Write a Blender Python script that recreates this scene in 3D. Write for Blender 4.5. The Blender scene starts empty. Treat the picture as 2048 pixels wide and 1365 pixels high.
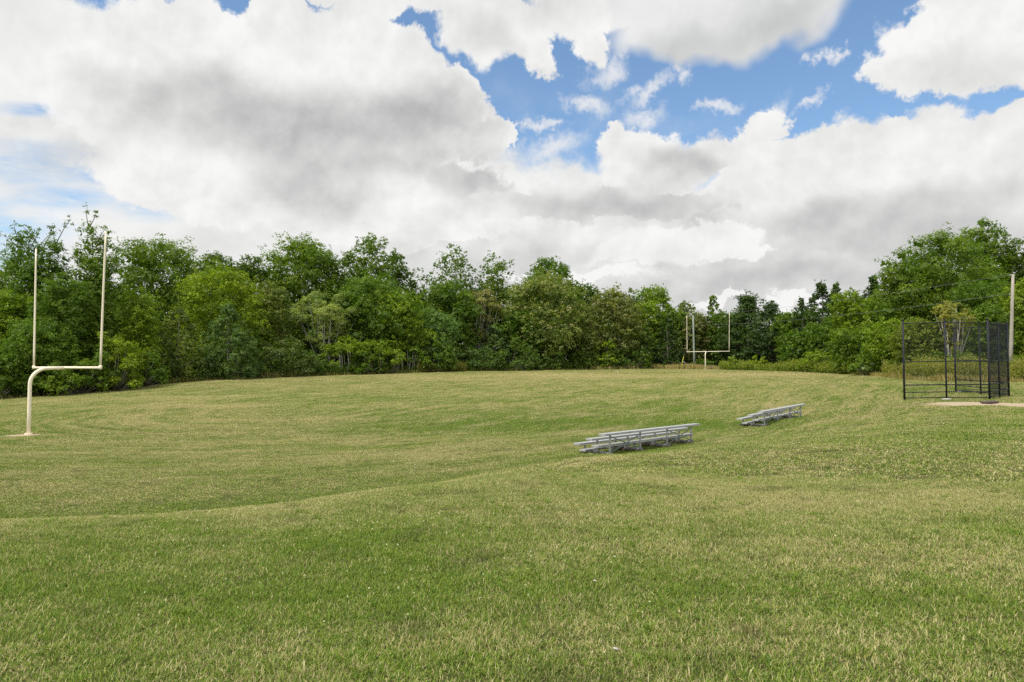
import bpy, math, random
import numpy as np
R = math.radians
# ------------------------------------------------------------------ camera
F, CX, CY, HOR = 1365.0, 1024.0, 682.5, 735.0      # photo pixels (2048 wide)
EYE = 3.1
PITCH = math.atan((HOR - CY) / F)
scene = bpy.context.scene
COL = scene.collection
cam_d = bpy.data.cameras.new('camera'); cam = bpy.data.objects.new('camera', cam_d); COL.objects.link(cam)
cam_d.sensor_width = 36.0; cam_d.lens = F / 2048 * 36.0
cam_d.clip_start = 0.1; cam_d.clip_end = 5000
cam.location = (0, 0, EYE); cam.rotation_euler = (math.pi / 2 + PITCH, 0, 0)
scene.camera = cam
scene.view_settings.view_transform = 'Standard'; scene.view_settings.look = 'None'
scene.view_settings.exposure = 0.38; scene.view_settings.gamma = 1.0
scene.cycles.use_denoising = False
scene.cycles.max_bounces = 6; scene.cycles.transparent_max_bounces = 8
cT, sT = math.cos(PITCH), math.sin(PITCH)
def ray(px, py):
    a, b = (px - CX) / F, (CY - py) / F
    return (a, cT - b * sT, sT + b * cT)
def at(px, py, D):
    """world point seen at a photo pixel, at ground distance D"""
    d = ray(px, py); k = D / d[1]
    return (d[0] * k, D, EYE + d[2] * k)
def azel(px, py):
    d = ray(px, py)
    return math.atan2(d[0], d[1]), math.atan2(d[2], math.hypot(d[0], d[1]))
# ------------------------------------------------------------------ sun
SUN_EL, SUN_AZ = 58.0, 228.0     # azimuth clockwise from +Y (the view direction)
sd = bpy.data.lights.new('sun', 'SUN'); so = bpy.data.objects.new('sun', sd); COL.objects.link(so)
sd.energy = 2.8; sd.angle = R(6); sd.color = (1.0, 0.95, 0.86)
so.rotation_euler = (R(90 - SUN_EL), 0, R(180 - SUN_AZ)); so.location = (0, -20, 60)
# ------------------------------------------------------------------ world: sky with broken cumulus
W = bpy.data.worlds.new('World'); scene.world = W; W.use_nodes = True
try: W.cycles.sampling_method = 'MANUAL'; W.cycles.sample_map_resolution = 512
except Exception: pass
wt = W.node_tree; wt.nodes.clear()
class G:
    """small node graph helper"""
    def __init__(s, nt): s.nt = nt
    def n(s, typ, ins=None, **kw):
        nd = s.nt.nodes.new(typ)
        for k, v in kw.items(): setattr(nd, k, v)
        for k, v in (ins or {}).items(): s.put(nd.inputs[k], v)
        return nd
    def put(s, sock, v):
        if isinstance(v, bpy.types.NodeSocket): s.nt.links.new(v, sock)
        else: sock.default_value = v
    def m(s, op, a, b=0.0, c=None, clamp=False):
        nd = s.nt.nodes.new('ShaderNodeMath'); nd.operation = op; nd.use_clamp = clamp
        s.put(nd.inputs[0], a); s.put(nd.inputs[1], b)
        if c is not None: s.put(nd.inputs[2], c)
        return nd.outputs[0]
    def vm(s, op, a, b=(0, 0, 0), out=0):
        nd = s.nt.nodes.new('ShaderNodeVectorMath'); nd.operation = op
        s.put(nd.inputs[0], a); s.put(nd.inputs[1], b)
        return nd.outputs[out]
    def mr(s, v, a, b, c=0.0, d=1.0, smooth=False):
        nd = s.nt.nodes.new('ShaderNodeMapRange')
        nd.interpolation_type = 'SMOOTHSTEP' if smooth else 'LINEAR'
        for i, x in enumerate((v, a, b, c, d)): s.put(nd.inputs[i], x)
        return nd.outputs[0]
    def noise(s, vec, scale, detail=4, rough=.5, dist=0.0, lac=2.0):
        nd = s.n('ShaderNodeTexNoise', {'Vector': vec, 'Scale': scale, 'Detail': detail, 'Roughness': rough, 'Distortion': dist, 'Lacunarity': lac})
        return nd.outputs['Fac']
    def mix(s, f, a, b, blend='MIX'):
        nd = s.nt.nodes.new('ShaderNodeMix'); nd.data_type = 'RGBA'; nd.blend_type = blend; nd.clamp_factor = True
        s.put(nd.inputs[0], f); s.put(nd.inputs[6], a); s.put(nd.inputs[7], b)
        return nd.outputs[2]
g = G(wt)
tc = g.n('ShaderNodeTexCoord').outputs['Generated']
sp = g.n('ShaderNodeSeparateXYZ', {0: tc})
az = g.m('ARCTAN2', sp.outputs[0], sp.outputs[1])
el = g.m('ARCSINE', sp.outputs[2])
uv = g.n('ShaderNodeCombineXYZ', {0: az, 1: el, 2: 0.0}).outputs[0]
# cloud texture space: elevation is stretched towards the horizon so that far cloud lies flatter
els = g.m('POWER', g.m('MAXIMUM', g.m('ADD', el, .04), 0.001), 0.72)
tuv = g.n('ShaderNodeCombineXYZ', {0: az, 1: els, 2: 1.7}).outputs[0]
def warped(scale, amp, seed, detail=9, rough=.6, ky=.7):
    wn = g.n('ShaderNodeTexNoise', {'Vector': g.vm('ADD', tuv, seed), 'Scale': scale, 'Detail': detail, 'Roughness': rough})
    sc_ = g.n('ShaderNodeSeparateColor', {0: wn.outputs['Color']})
    return g.vm('ADD', uv, g.n('ShaderNodeCombineXYZ', {0: g.m('MULTIPLY', g.m('SUBTRACT', sc_.outputs[0], .5), amp), 1: g.m('MULTIPLY', g.m('SUBTRACT', sc_.outputs[1], .5), amp * ky), 2: 0.0}).outputs[0])
uvA = warped(7.0, .20, (0, 0, 0), 10, .64)            # billowing edges
uvB = warped(4.5, .30, (5, 2, 1), 4, .5)     # soft broad forms
uvS = warped(3.0, .09, (8, 1, 2), 3, .5)
uvC = warped(11.0, .17, (2, 7, 3), 10, .68)   # torn wisps
def ells(lst, vec):
    """union of ellipses in photo pixels (cx, cy, rx, ry, tilt): 1 in the middle, 0 on the outline, below 0 outside"""
    acc = None
    for e in lst:
        cx, cy, rx, ry, tl = e[:5]
        a0, e0 = azel(cx, cy); a1, _ = azel(cx + rx, cy); _, e1 = azel(cx, cy - ry)
        mp = g.n('ShaderNodeMapping', {'Vector': vec}, vector_type='TEXTURE')
        mp.inputs['Location'].default_value = (a0, e0, 0)
        mp.inputs['Rotation'].default_value = (0, 0, R(tl))
        mp.inputs['Scale'].default_value = (abs(a1 - a0), abs(e1 - e0), 1)
        v = g.m('SUBTRACT', 1.0, g.vm('LENGTH', mp.outputs[0], out=1))
        if len(e) > 5: v = g.m('MULTIPLY', v, e[5])
        acc = v if acc is None else g.m('SMOOTH_MAX', acc, v, .12)
    return acc
nA = g.noise(tuv, 9, 8, .6); nB = g.noise(g.vm('ADD', tuv, (3, 3, 3)), 26, 5, .6)
rel = g.m('SUBTRACT', g.noise(tuv, 7, 6, .55), g.noise(g.vm('ADD', tuv, (-.008, .026, 0)), 7, 6, .55))
rel2 = g.m('SUBTRACT', g.noise(tuv, 17, 6, .6), g.noise(g.vm('ADD', tuv, (-.005, .014, 0)), 17, 6, .6))
fleck = g.m('ADD', g.m('ADD', g.m('MULTIPLY', rel, .60), g.m('MULTIPLY', rel2, .16)), g.m('ADD', g.m('MULTIPLY', g.m('SUBTRACT', nA, .5), .10), g.m('MULTIPLY', g.m('SUBTRACT', nB, .5), .05)))
sky = g.n('ShaderNodeTexSky', sky_type='NISHITA'); sky.sun_disc = False
sky.sun_elevation = R(SUN_EL); sky.sun_rotation = R(SUN_AZ); sky.air_density = 1.0; sky.dust_density = .6; sky.ozone_density = 1.6
ss = g.n('ShaderNodeSeparateColor', {0: sky.outputs[0]})
blue = g.n('ShaderNodeCombineXYZ', {0: g.m('MULTIPLY', ss.outputs[0], .118), 1: g.m('MULTIPLY', ss.outputs[1], .132), 2: g.m('MULTIPLY', ss.outputs[2], .136)}).outputs[0]
blue = g.n('ShaderNodeBackground', {'Color': blue, 'Strength': 1.0}).outputs[0]
def over(below, mask, light):
    if isinstance(light, float): tn = (light, light * .995, light * .99, 1)
    else:
        tn = g.n('ShaderNodeCombineXYZ', {0: g.m('MULTIPLY_ADD', light, 1.03, -.018), 1: g.m('MULTIPLY_ADD', light, 1.005, -.002), 2: g.m('MULTIPLY_ADD', light, .99, -.002)}).outputs[0]
    up = g.n('ShaderNodeBackground', {'Color': tn, 'Strength': 1.0}).outputs[0]
    return g.n('ShaderNodeMixShader', {0: mask, 1: below, 2: up}).outputs[0]
def lit(base, greys, depth, fl=1.0, gv=None, rim=.0):
    """brightness of a cloud: base, minus soft grey undersides (cx, cy, rx, ry, tilt, amount)"""
    acc = None
    for cx, cy, rx, ry, tl, w in greys:
        v = g.mr(ells([(cx, cy, rx, ry, tl)], gv or uvB), -.35, .75, 0, w, True)
        acc = v if acc is None else g.m('ADD', acc, v)
    l = base
    if acc is not None:
        if rim: acc = g.m('MULTIPLY', acc, g.mr(depth, 0.0, rim, .25, 1.0, True))
        l = g.m('SUBTRACT', base, g.m('MINIMUM', acc, .36))
    l = g.m('ADD', l, g.m('MULTIPLY', fleck, fl))
    return g.m('MINIMUM', g.m('MAXIMUM', l, .33), .72)
# 1 torn scraps and thin veils in the blue
scraps = [(1290, 178, 62, 18, 28), (1372, 148, 18, 30, 55), (1655, 118, 18, 18, 60), (1270, 240, 50, 22, 0), (1215, 145, 46, 28, 0), (1640, 205, 30, 16, 20), (1090, 245, 40, 14, 0),
          (1540, 230, 60, 30, 40), (1100, 298, 70, 30, 6), (1170, 200, 46, 20, -20), (1420, 215, 46, 14, 10), (1790, 60, 40, 20, -20)]
sv = ells(scraps, uvC)
c = over(blue, g.mr(sv, -.35, 1.0, 0, .80, True), .68)
veil = g.mr(ells([(1150, 235, 230, 60, -10), (1350, 235, 180, 50, 0)], uvB), -.3, 1, 0, 1, True)
c = over(c, g.m('MULTIPLY', veil, g.mr(nA, .42, .80, 0, .40)), .66)
# broken cumulus over the rest of the sky dome, outside the photographed part
dome = g.noise(tc, 2.3, 7, .58); dome2 = g.noise(g.vm('ADD', tc, (4, 4, 4)), 5.0, 6, .6)
outr = g.m('MAXIMUM', g.mr(g.m('ABSOLUTE', az), .66, .84, 0, 1, True), g.mr(el, .50, .66, 0, 1, True))
outr = g.m('MULTIPLY', outr, g.mr(dome, .36, .50, 0, 1, True))
c = over(c, outr, g.mr(dome2, .3, .7, 1.05, .74))
# 2 the left: white sheet with pale blue tears
tears = g.mr(ells([(60, 330, 210, 40, 4), (330, 425, 100, 22, 4), (10, 440, 160, 60, 0), (140, 400, 130, 30, 6), (70, 225, 90, 14, 8), (200, 350, 120, 20, -8), (20, 500, 120, 40, 0)], uvS), -.5, .9, 0, 1, True)
streak = g.noise(g.vm('MULTIPLY', uvS, (7, 30, 1)), 1.0, 7, .62)
lm = g.m('MULTIPLY', g.mr(ells([(-100, 220, 620, 330, 0), (300, 520, 1400, 330, 0), (560, 60, 90, 70, 0)], uvA), -.02, .10, 0, 1, True), g.m('SUBTRACT', 1.0, g.m('MULTIPLY', tears, g.mr(streak, .34, .62, 0, .95)), clamp=True))
c = over(c, lm, lit(.655, [(100, 300, 300, 60, 0, 0.06), (330, 480, 200, 30, 0, 0.04), (170, 230, 180, 24, 6, 0.06)], lm, .6))
# 3 the high cloud deck across the top, soft edged
v = ells([(1440, 20, 300, 74, 6), (1300, -20, 320, 70, 0), (1560, -20, 200, 70, 0)], uvB)
c = over(c, g.mr(v, -.10, .30, 0, .97, True), lit(.63, [(1470, 50, 230, 50, 8, 0.12), (1560, 10, 160, 40, 0, 0.04)], v, .45))
v = ells([(960, 50, 95, 80, -20), (1075, 142, 40, 34, -30), (1120, 40, 100, 62, 0), (1030, 90, 70, 50, -30), (1180, 80, 50, 60, 0), (700, -12, 180, 30, 0), (860, -20, 120, 40, 0)], uvA)
c = over(c, g.mr(v, -.08, .22, 0, 1, True), lit(.665, [(965, 80, 75, 50, -20, 0.10), (1030, 10, 60, 30, 0, 0.05), (1090, 150, 40, 26, -20, 0.04)], v, .8))
# 4 the bank over the right and along the horizon
v = ells([(1930, 320, 480, 130, 0), (1640, 345, 290, 78, 6), (1380, 445, 420, 84, 0), (1950, 60, 210, 130, 0), (1870, 130, 120, 62, 0), (2080, 150, 190, 120, 0), (1300, 600, 1000, 170, 0), (1700, 470, 900, 160, 0), (1540, 262, 80, 44, 20), (1500, 330, 90, 50, 0)], uvA)
hole = g.mr(ells([(1955, 190, 70, 26, 12), (1790, 40, 60, 22, 0), (2010, 180, 40, 16, 10), (1770, 215, 60, 12, -20)], uvA), -.25, .30, 0, 1, True)
vm_ = g.m('MULTIPLY', g.mr(v, -.04, .14, 0, 1, True), g.m('SUBTRACT', 1.0, hole))
c = over(c, vm_, lit(.665, [(1700, 400, 430, 56, 3, 0.13), (1420, 420, 300, 40, 0, 0.07), (1950, 370, 200, 50, 0, 0.07), (1600, 510, 560, 70, 0, 0.08), (1900, 460, 400, 60, 0, 0.08), (700, 520, 500, 60, 0, .10), (1300, 590, 900, 60, 0, .17), (1500, 470, 700, 50, 0, .06), (1990, 80, 80, 60, 0, 0.05), (1990, 260, 120, 40, 0, 0.03)], v, .85))
# 5 the big cumulus on the left
v = ells([(560, 230, 400, 230, 0), (860, 200, 120, 90, 0), (960, 270, 76, 46, 0), (700, 110, 190, 110, 0), (520, 370, 330, 80, 0), (890, 375, 170, 62, 0), (1030, 400, 62, 34, 0), (500, 70, 130, 70, 0), (760, 440, 330, 60, 0)], uvA)
c = over(c, g.mr(v, -.02, .07, 0, 1, True), lit(.665, [(590, 240, 330, 80, -6, .21), (400, 270, 260, 50, 0, 0.07), (905, 250, 110, 66, 0, .19), (720, 350, 280, 60, 0, 0.13), (640, 410, 130, 34, 0, 0.07), (940, 390, 170, 40, 0, 0.14), (700, 470, 300, 40, 0, 0.03)], v, .9, rim=.22))
# 6 nearer small clouds in front
v = ells([(1225, 285, 46, 34, 0), (1310, 310, 140, 46, 0), (1400, 322, 90, 40, 0), (1300, 350, 120, 40, 0)], uvA)
c = over(c, g.mr(v, -.06, .20, 0, 1, True), lit(.655, [(1380, 325, 130, 40, 0, 0.16), (1260, 320, 120, 26, 0, 0.07)], v, .9, rim=.2))
v = ells([(1140, 385, 70, 46, 0), (1230, 410, 170, 40, 0), (1350, 405, 100, 34, 0), (1010, 400, 100, 40, 0)], uvA)
c = over(c, g.mr(v, -.02, .18, 0, 1, True), lit(.63, [(1300, 412, 190, 40, 0, .12), (1080, 415, 180, 40, 0, .10)], v, .8, rim=.2))
v = ells([(1370, 490, 190, 48, 0), (1290, 520, 150, 26, 0), (1470, 510, 100, 24, 0)], uvA)
c = over(c, g.mr(v, 0, .22, 0, 1, True), lit(.675, [(1340, 534, 220, 20, 0, 0.16)], v, .7))
v = ells([(1440, 610, 60, 14, 0), (1600, 612, 80, 16, 0), (1140, 560, 200, 16, 0)], uvA)
c = over(c, g.mr(v, 0, .3, 0, .8, True), .74)
wo = g.n('ShaderNodeOutputWorld', {'Surface': c})
# ------------------------------------------------------------------ materials
def mat(name):
    m = bpy.data.materials.new(name); m.use_nodes = True; m.node_tree.nodes.clear()
    return m, G(m.node_tree)
def finish(gr, shader): gr.n('ShaderNodeOutputMaterial', {'Surface': shader})
def pbsdf(gr, color, rough=.7, metal=0.0, bump=None, spec=.4):
    p = gr.n('ShaderNodeBsdfPrincipled', {'Base Color': color, 'Roughness': rough, 'Metallic': metal, 'Specular IOR Level': spec})
    if bump is not None: gr.put(p.inputs['Normal'], bump)
    return p.outputs[0]
def paint(name, base, dark, scale=6.0, rough=.5, metal=0.0, rust=None, streak=(1, 1, .15), amt=(.5, .72)):
    """weathered coating: base colour mottled with a darker tone, optional rust spots"""
    m, q = mat(name)
    ob = q.n('ShaderNodeTexCoord').outputs['Object']
    f = q.noise(q.vm('MULTIPLY', ob, streak), scale, 6, .65)
    col = q.mix(q.mr(f, .35, .7), (*base, 1), (*dark, 1))
    if rust:
        r = q.noise(q.vm('ADD', ob, (4, 5, 6)), scale * 1.7, 7, .7)
        col = q.mix(q.mr(r, amt[0], amt[1], 0, .9), col, (*rust, 1))
    b = q.n('ShaderNodeBump', {'Strength': .25, 'Distance': .004, 'Height': q.noise(ob, scale * 9, 4, .6)}).outputs[0]
    finish(q, pbsdf(q, col, q.mr(f, .3, .7, rough - .1, rough + .15), metal, b)); return m
M = {}
M['cream'] = paint('cream_paint', (.84, .76, .60), (.78, .69, .53), 3, .5, rust=(.30, .15, .07), amt=(.69, .78))
M['aluminium'] = paint('weathered_aluminium', (.47, .48, .48), (.32, .32, .31), 5, .5, .35, streak=(.4, 2, 2))
M['galvanised'] = paint('galvanised_steel', (.34, .36, .36), (.25, .27, .27), 7, .5, .5)
M['brace'] = paint('dull_green_steel', (.13, .20, .19), (.20, .24, .23), 7, .6, .3)
M['black'] = paint('black_coating', (.006, .008, .014), (.011, .013, .02), 8, .6)
M['pole'] = paint('grey_pole_wood', (.40, .37, .31), (.22, .20, .16), 9, .85, streak=(3, 3, .12))
M['poleg'] = paint('green_grey_pole_wood', (.30, .34, .29), (.18, .22, .18), 9, .85, streak=(3, 3, .12))
M['yellow'] = paint('yellow_plastic', (.55, .52, .06), (.40, .38, .06), 6, .5)
M['rubber'] = paint('dark_brown_board', (.055, .04, .035), (.10, .075, .06), 12, .8)
M['stone'] = paint('pale_stone', (.50, .48, .44), (.32, .30, .27), 12, .9, streak=(1, 1, 1))
M['log'] = paint('weathered_wood', (.20, .165, .13), (.08, .065, .05), 10, .9, streak=(.3, 2, 2))
M['bark'] = paint('bark', (.20, .18, .15), (.09, .08, .065), 2.5, .9, streak=(2, 2, .4))
M['palebark'] = paint('pale_bark', (.42, .40, .35), (.26, .245, .21), 2.5, .9, streak=(2, 2, .4))
M['wire'] = paint('grey_cable', (.20, .21, .21), (.14, .15, .15), 2, .7)
def leafmat():
    m, q = mat('leaf')
    oi = q.n('ShaderNodeObjectInfo').outputs['Color']
    v = q.n('ShaderNodeAttribute', attribute_name='var'); t = q.n('ShaderNodeAttribute', attribute_name='tip')
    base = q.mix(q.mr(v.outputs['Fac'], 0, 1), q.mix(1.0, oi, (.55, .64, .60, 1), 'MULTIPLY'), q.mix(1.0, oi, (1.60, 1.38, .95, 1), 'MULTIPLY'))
    al = q.n('ShaderNodeObjectInfo').outputs['Alpha']     # which kind of tips the plant has
    tipc = q.mix(q.mr(al, .25, .75), (.70, .72, .62, 1), q.mix(q.mr(al, .6, .9), (.26, .15, .08, 1), (.40, .38, .17, 1)))
    col = q.mix(t.outputs['Fac'], base, tipc)
    nf = q.noise(q.n('ShaderNodeNewGeometry').outputs['Position'], .35, 3, .5)
    col = q.mix(q.mr(nf, .35, .65, 0, .35), col, q.mix(1.0, col, (1.25, 1.05, .7, 1), 'MULTIPLY'))
    d = q.n('ShaderNodeBsdfDiffuse', {'Color': col}).outputs[0]
    tr = q.n('ShaderNodeBsdfTranslucent', {'Color': q.mix(1.0, col, (1.15, 1.35, .45, 1), 'MULTIPLY')}).outputs[0]
    gl = q.n('ShaderNodeBsdfGlossy', {'Color': (.8, .82, .7, 1), 'Roughness': .5}).outputs[0]
    a = q.n('ShaderNodeMixShader', {0: .42, 1: d, 2: tr}).outputs[0]
    a = q.n('ShaderNodeMixShader', {0: .02, 1: a, 2: gl}).outputs[0]
    finish(q, a); return m
M['leaf'] = leafmat()
# ------------------------------------------------------------------ mesh helpers
def tag(o, label=None, cat=None, group=None, kind=None):
    if label: o['label'] = label
    if cat: o['category'] = cat
    if group: o['group'] = group
    if kind: o['kind'] = kind
    return o
def empty(name, loc, rz=0.0):
    o = bpy.data.objects.new(name, None); COL.objects.link(o); o.empty_display_size = .3
    o.location = loc; o.rotation_euler = (0, 0, rz); return o
class MB:
    def __init__(s): s.v = []; s.f = []
    def prism(s, a, b, ra, rb=None, n=8, twist=0.0, flat=None):
        """tapered tube between two points"""
        rb = ra if rb is None else rb
        a = np.array(a, float); b = np.array(b, float); d = b - a; L = np.linalg.norm(d); d /= L
        u = np.cross(d, (0, 0, 1.0)) if abs(d[2]) < .95 else np.cross(d, (1.0, 0, 0)); u /= np.linalg.norm(u); w = np.cross(d, u)
        k = len(s.v)
        for p, r in ((a, ra), (b, rb)):
            for i in range(n):
                t = 2 * math.pi * i / n + twist; s.v.append(tuple(p + r * (math.cos(t) * u + math.sin(t) * w)))
        for i in range(n): s.f.append((k + i, k + (i + 1) % n, k + n + (i + 1) % n, k + n + i))
        s.f.append(tuple(k + n - 1 - i for i in range(n))); s.f.append(tuple(k + n + i for i in range(n)))
    def tube(s, pts, rads, n=10):
        pts = [np.array(p, float) for p in pts]; k0 = len(s.v); N = len(pts)
        u = None
        for i, p in enumerate(pts):
            d = pts[min(i + 1, N - 1)] - pts[max(i - 1, 0)]; d /= np.linalg.norm(d)
            if u is None:
                u = np.cross(d, (0, 0, 1.0)) if abs(d[2]) < .95 else np.cross(d, (1.0, 0, 0))
            u = u - d * np.dot(u, d); u /= np.linalg.norm(u); w = np.cross(d, u)
            r = rads[i] if hasattr(rads, '__len__') else rads
            for j in range(n):
                t = 2 * math.pi * j / n; s.v.append(tuple(p + r * (math.cos(t) * u + math.sin(t) * w)))
        for i in range(N - 1):
            for j in range(n):
                a, b = k0 + i * n + j, k0 + i * n + (j + 1) % n
                s.f.append((a, b, b + n, a + n))
        s.f.append(tuple(k0 + n - 1 - j for j in range(n))); s.f.append(tuple(k0 + (N - 1) * n + j for j in range(n)))
    def box(s, c, h, rx=None):
        """box with centre c, half sizes h and optional 3x3 axes"""
        A = np.eye(3) if rx is None else np.array(rx, float); k = len(s.v); c = np.array(c, float)
        for z in (-1, 1):
            for x, y in ((-1, -1), (1, -1), (1, 1), (-1, 1)):
                s.v.append(tuple(c + A[0] * h[0] * x + A[1] * h[1] * y + A[2] * h[2] * z))
        for f in ((3, 2, 1, 0), (4, 5, 6, 7), (0, 1, 5, 4), (1, 2, 6, 5), (2, 3, 7, 6), (3, 0, 4, 7)): s.f.append(tuple(k + i for i in f))
    def build(s, name, m, parent=None, smooth=False, bevel=0.0):
        me = bpy.data.meshes.new(name); me.from_pydata(s.v, [], s.f); me.materials.append(m); me.validate()
        if smooth: me.polygons.foreach_set('use_smooth', [True] * len(me.polygons))
        o = bpy.data.objects.new(name, me); COL.objects.link(o)
        if bevel:
            b = o.modifiers.new('bevel', 'BEVEL'); b.width = bevel; b.segments = 2; b.limit_method = 'ANGLE'
        if parent: o.parent = parent
        return o
def np_mesh(name, V, nper, m, attrs=None, smooth=False, parent=None, normals=None):
    """mesh of equal-sized polygons from an (n*nper, 3) vertex array"""
    nv = len(V); nf = nv // nper
    me = bpy.data.meshes.new(name); me.vertices.add(nv); me.vertices.foreach_set('co', np.ascontiguousarray(V, np.float32).ravel())
    me.loops.add(nv); me.loops.foreach_set('vertex_index', np.arange(nv, dtype=np.int32))
    me.polygons.add(nf); me.polygons.foreach_set('loop_start', np.arange(nf, dtype=np.int32) * nper)
    try: me.polygons.foreach_set('loop_total', np.full(nf, nper, np.int32))
    except Exception: pass
    if attrs:
        for k, (dom, val) in attrs.items():
            at_ = me.attributes.new(k, 'FLOAT', dom); at_.data.foreach_set('value', np.ascontiguousarray(val, np.float32))
    me.update(calc_edges=True)
    me.materials.append(m)
    if smooth: me.polygons.foreach_set('use_smooth', np.ones(nf, bool))
    o = bpy.data.objects.new(name, me); COL.objects.link(o)
    if parent: o.parent = parent
    return o
# ------------------------------------------------------------------ terrain
CP = [(0, 1365, 3.4), (1024, 1365, 3.36), (2048, 1365, 3.36), (500, 1200, 4.7), (1500, 1200, 4.6), (2048, 1150, 5.1),
      (0, 1100, 6.2), (0, 1046, 8.1), (0, 1012, 15.0), (0, 930, 21.5), (350, 1031, 8.7), (350, 1000, 15.6), (700, 987, 10.4), (700, 945, 19.7), (1000, 944, 12.7), (1000, 905, 23.8),
      (1150, 918, 16.5), (1100, 880, 27.3), (1160, 912, 21.0), (1219, 911, 22.2), (1385, 886, 26.4), (1281, 901, 23.6), (1300, 868, 29.5), (1400, 1000, 8.6), (1400, 935, 13.0), (1400, 903, 18.8),
      (1600, 900, 14.2), (1600, 858, 24.3), (1527, 853, 31.7), (1601, 836, 36.0), (1480, 848, 33), (1560, 825, 39), (1700, 820, 31.0), (1800, 870, 16.4), (2048, 900, 12.9), (2048, 820, 24.9),
      (1807, 800, 31.8), (1977, 799, 31.8), (2015, 794, 34.0), (1912, 783, 38.6), (1966, 807, 28.6), (2048, 806, 29.2), (1800, 765, 52), (2048, 768, 50), (1700, 748, 85), (1780, 755, 68), (2000, 752, 65),
      (1416, 739, 115.7), (1300, 738, 122), (1150, 740, 115), (1000, 742, 108), (840, 745, 98), (640, 752, 90), (400, 762, 77), (250, 775, 70), (0, 797, 62),
      (700, 840, 38), (700, 800, 52), (700, 775, 68), (1100, 800, 50), (1100, 770, 68), (1100, 840, 36), (1400, 800, 48), (1400, 770, 64), (1400, 752, 85), (1600, 770, 58), (1600, 800, 44),
      (300, 830, 42), (300, 800, 53), (300, 900, 26), (62, 868, 31.5), (0, 840, 40), (700, 890, 28), (1000, 862, 32.5), (1050, 752, 88), (1000, 815, 44), (1700, 785, 44)]
CP += [(1219, 930, 18.6), (1281, 918, 19.2), (1340, 908, 19.8), (1527, 868, 27.8), (1580, 860, 27.0), (1480, 872, 26.5)]
cw = [at(*c) for c in CP]
cw += [((px - CX) / F * D, D, EYE + z) for px, D, z in ((0, 9.8, -2.52), (0, 12, -2.9), (350, 10.6, -2.55), (350, 12.8, -2.93), (700, 12.8, -2.63), (700, 15.6, -2.92), (1000, 15.6, -2.62), (1000, 18.8, -2.88), (1120, 18.3, -2.62), (-250, 9.6, -2.52), (-250, 12, -2.9), (-250, 7.9, -1.9))]
cw += [(-12, -12, 1.5), (12, -12, 1.6), (0, -5, 1.55), (0, 1, 1.55), (8, 1, 1.58), (-8, 1, 1.5), (-25, 3, .9), (-35, 14, .1), (25, 3, 1.6), (40, 20, 1.65), (60, 50, 1.9),
       (-60, 40, .0), (-90, 80, .4), (-60, 110, 1.2), (-20, 170, 2.4), (50, 170, 2.7), (110, 120, 2.6), (-150, 0, 0), (150, 0, 2), (0, -60, 1.5), (-250, 300, 2), (0, 400, 3), (250, 300, 3), (-300, -60, 0), (300, -60, 2)]
cw = np.array(cw)
def tps(A, B):
    d2 = ((A[:, None, :] - B[None, :, :]) ** 2).sum(-1) + 1e-9
    return .5 * d2 * np.log(d2)
# work in a compressed space so that near detail is not flattened by far anchors
def comp(xy): return np.asarray(xy, float) / 10.0
cxy = comp(cw[:, :2]); n_ = len(cxy); K = tps(cxy, cxy) + np.eye(n_) * .003
Pm = np.hstack([np.ones((n_, 1)), cxy]); A_ = np.block([[K, Pm], [Pm.T, np.zeros((3, 3))]])
sol = np.linalg.solve(A_, np.concatenate([cw[:, 2], np.zeros(3)]))
def fbm2(x, y, seed=0):
    r = np.random.RandomState(seed); o = np.zeros_like(x)
    for k, (wl, am) in enumerate(((17, .022), (7.3, .012), (3.1, .007), (1.3, .004))):
        for j in range(5):
            a = r.rand() * 6.28; p = r.rand() * 6.28; w = wl * (.8 + .5 * r.rand())
            o += am / 2 * np.sin((x * math.cos(a) + y * math.sin(a)) * 6.283 / w + p)
    return o
def ground(x, y):
    x = np.atleast_1d(np.asarray(x, float)); y = np.atleast_1d(np.asarray(y, float)); out = np.empty(x.shape).ravel()
    q = comp(np.stack([x.ravel(), y.ravel()], -1))
    for i in range(0, len(q), 20000):
        qq = q[i:i + 20000]; out[i:i + 20000] = tps(qq, cxy) @ sol[:n_] + sol[n_] + qq @ sol[n_ + 1:]
    return (np.clip(out, -2, 7).reshape(x.shape)) + fbm2(x, y, 3)
def gz(x, y): return float(ground(x, y)[0])
def axis(lo, hi, n, c, k):
    t = np.linspace(-1, 1, n); s = np.sinh(k * t) / math.sinh(k)
    return np.where(s < 0, c + s * (c - lo), c + s * (hi - c))
gx = axis(-900, 900, 420, 0, 5.2); gy = axis(-300, 1600, 520, 14, 4.9)
X, Y = np.meshgrid(gx, gy); Z = ground(X, Y)
far = np.clip((np.hypot(X, Y) - 220) / 300, 0, 1); Z = Z * (1 - far) + 2.6 * far
NX, NY = len(gx), len(gy)
GA = np.array([-21.4, 32.7]); GB = np.array([33.2, 115.7])          # centres of the two goals
def capsule(x, y):
    """distance to the middle line of the playing field"""
    d = GB - GA; L2 = d @ d; t = np.clip(((x - GA[0]) * d[0] + (y - GA[1]) * d[1]) / L2, .12, .86)
    return np.hypot(x - GA[0] - t * d[0], y - GA[1] - t * d[1])
idx = np.arange(NX * NY).reshape(NY, NX)
quads = np.stack([idx[:-1, :-1], idx[:-1, 1:], idx[1:, 1:], idx[1:, :-1]], -1).reshape(-1, 4)
me = bpy.data.meshes.new('ground'); me.from_pydata(np.stack([X, Y, Z - .008], -1).reshape(-1, 3).tolist(), [], quads.tolist())
me.polygons.foreach_set('use_smooth', [True] * len(me.polygons))
def fattr(me, name, v):
    a = me.attributes.new(name, 'FLOAT', 'POINT'); a.data.foreach_set('value', np.ascontiguousarray(v, np.float32).ravel())
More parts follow.
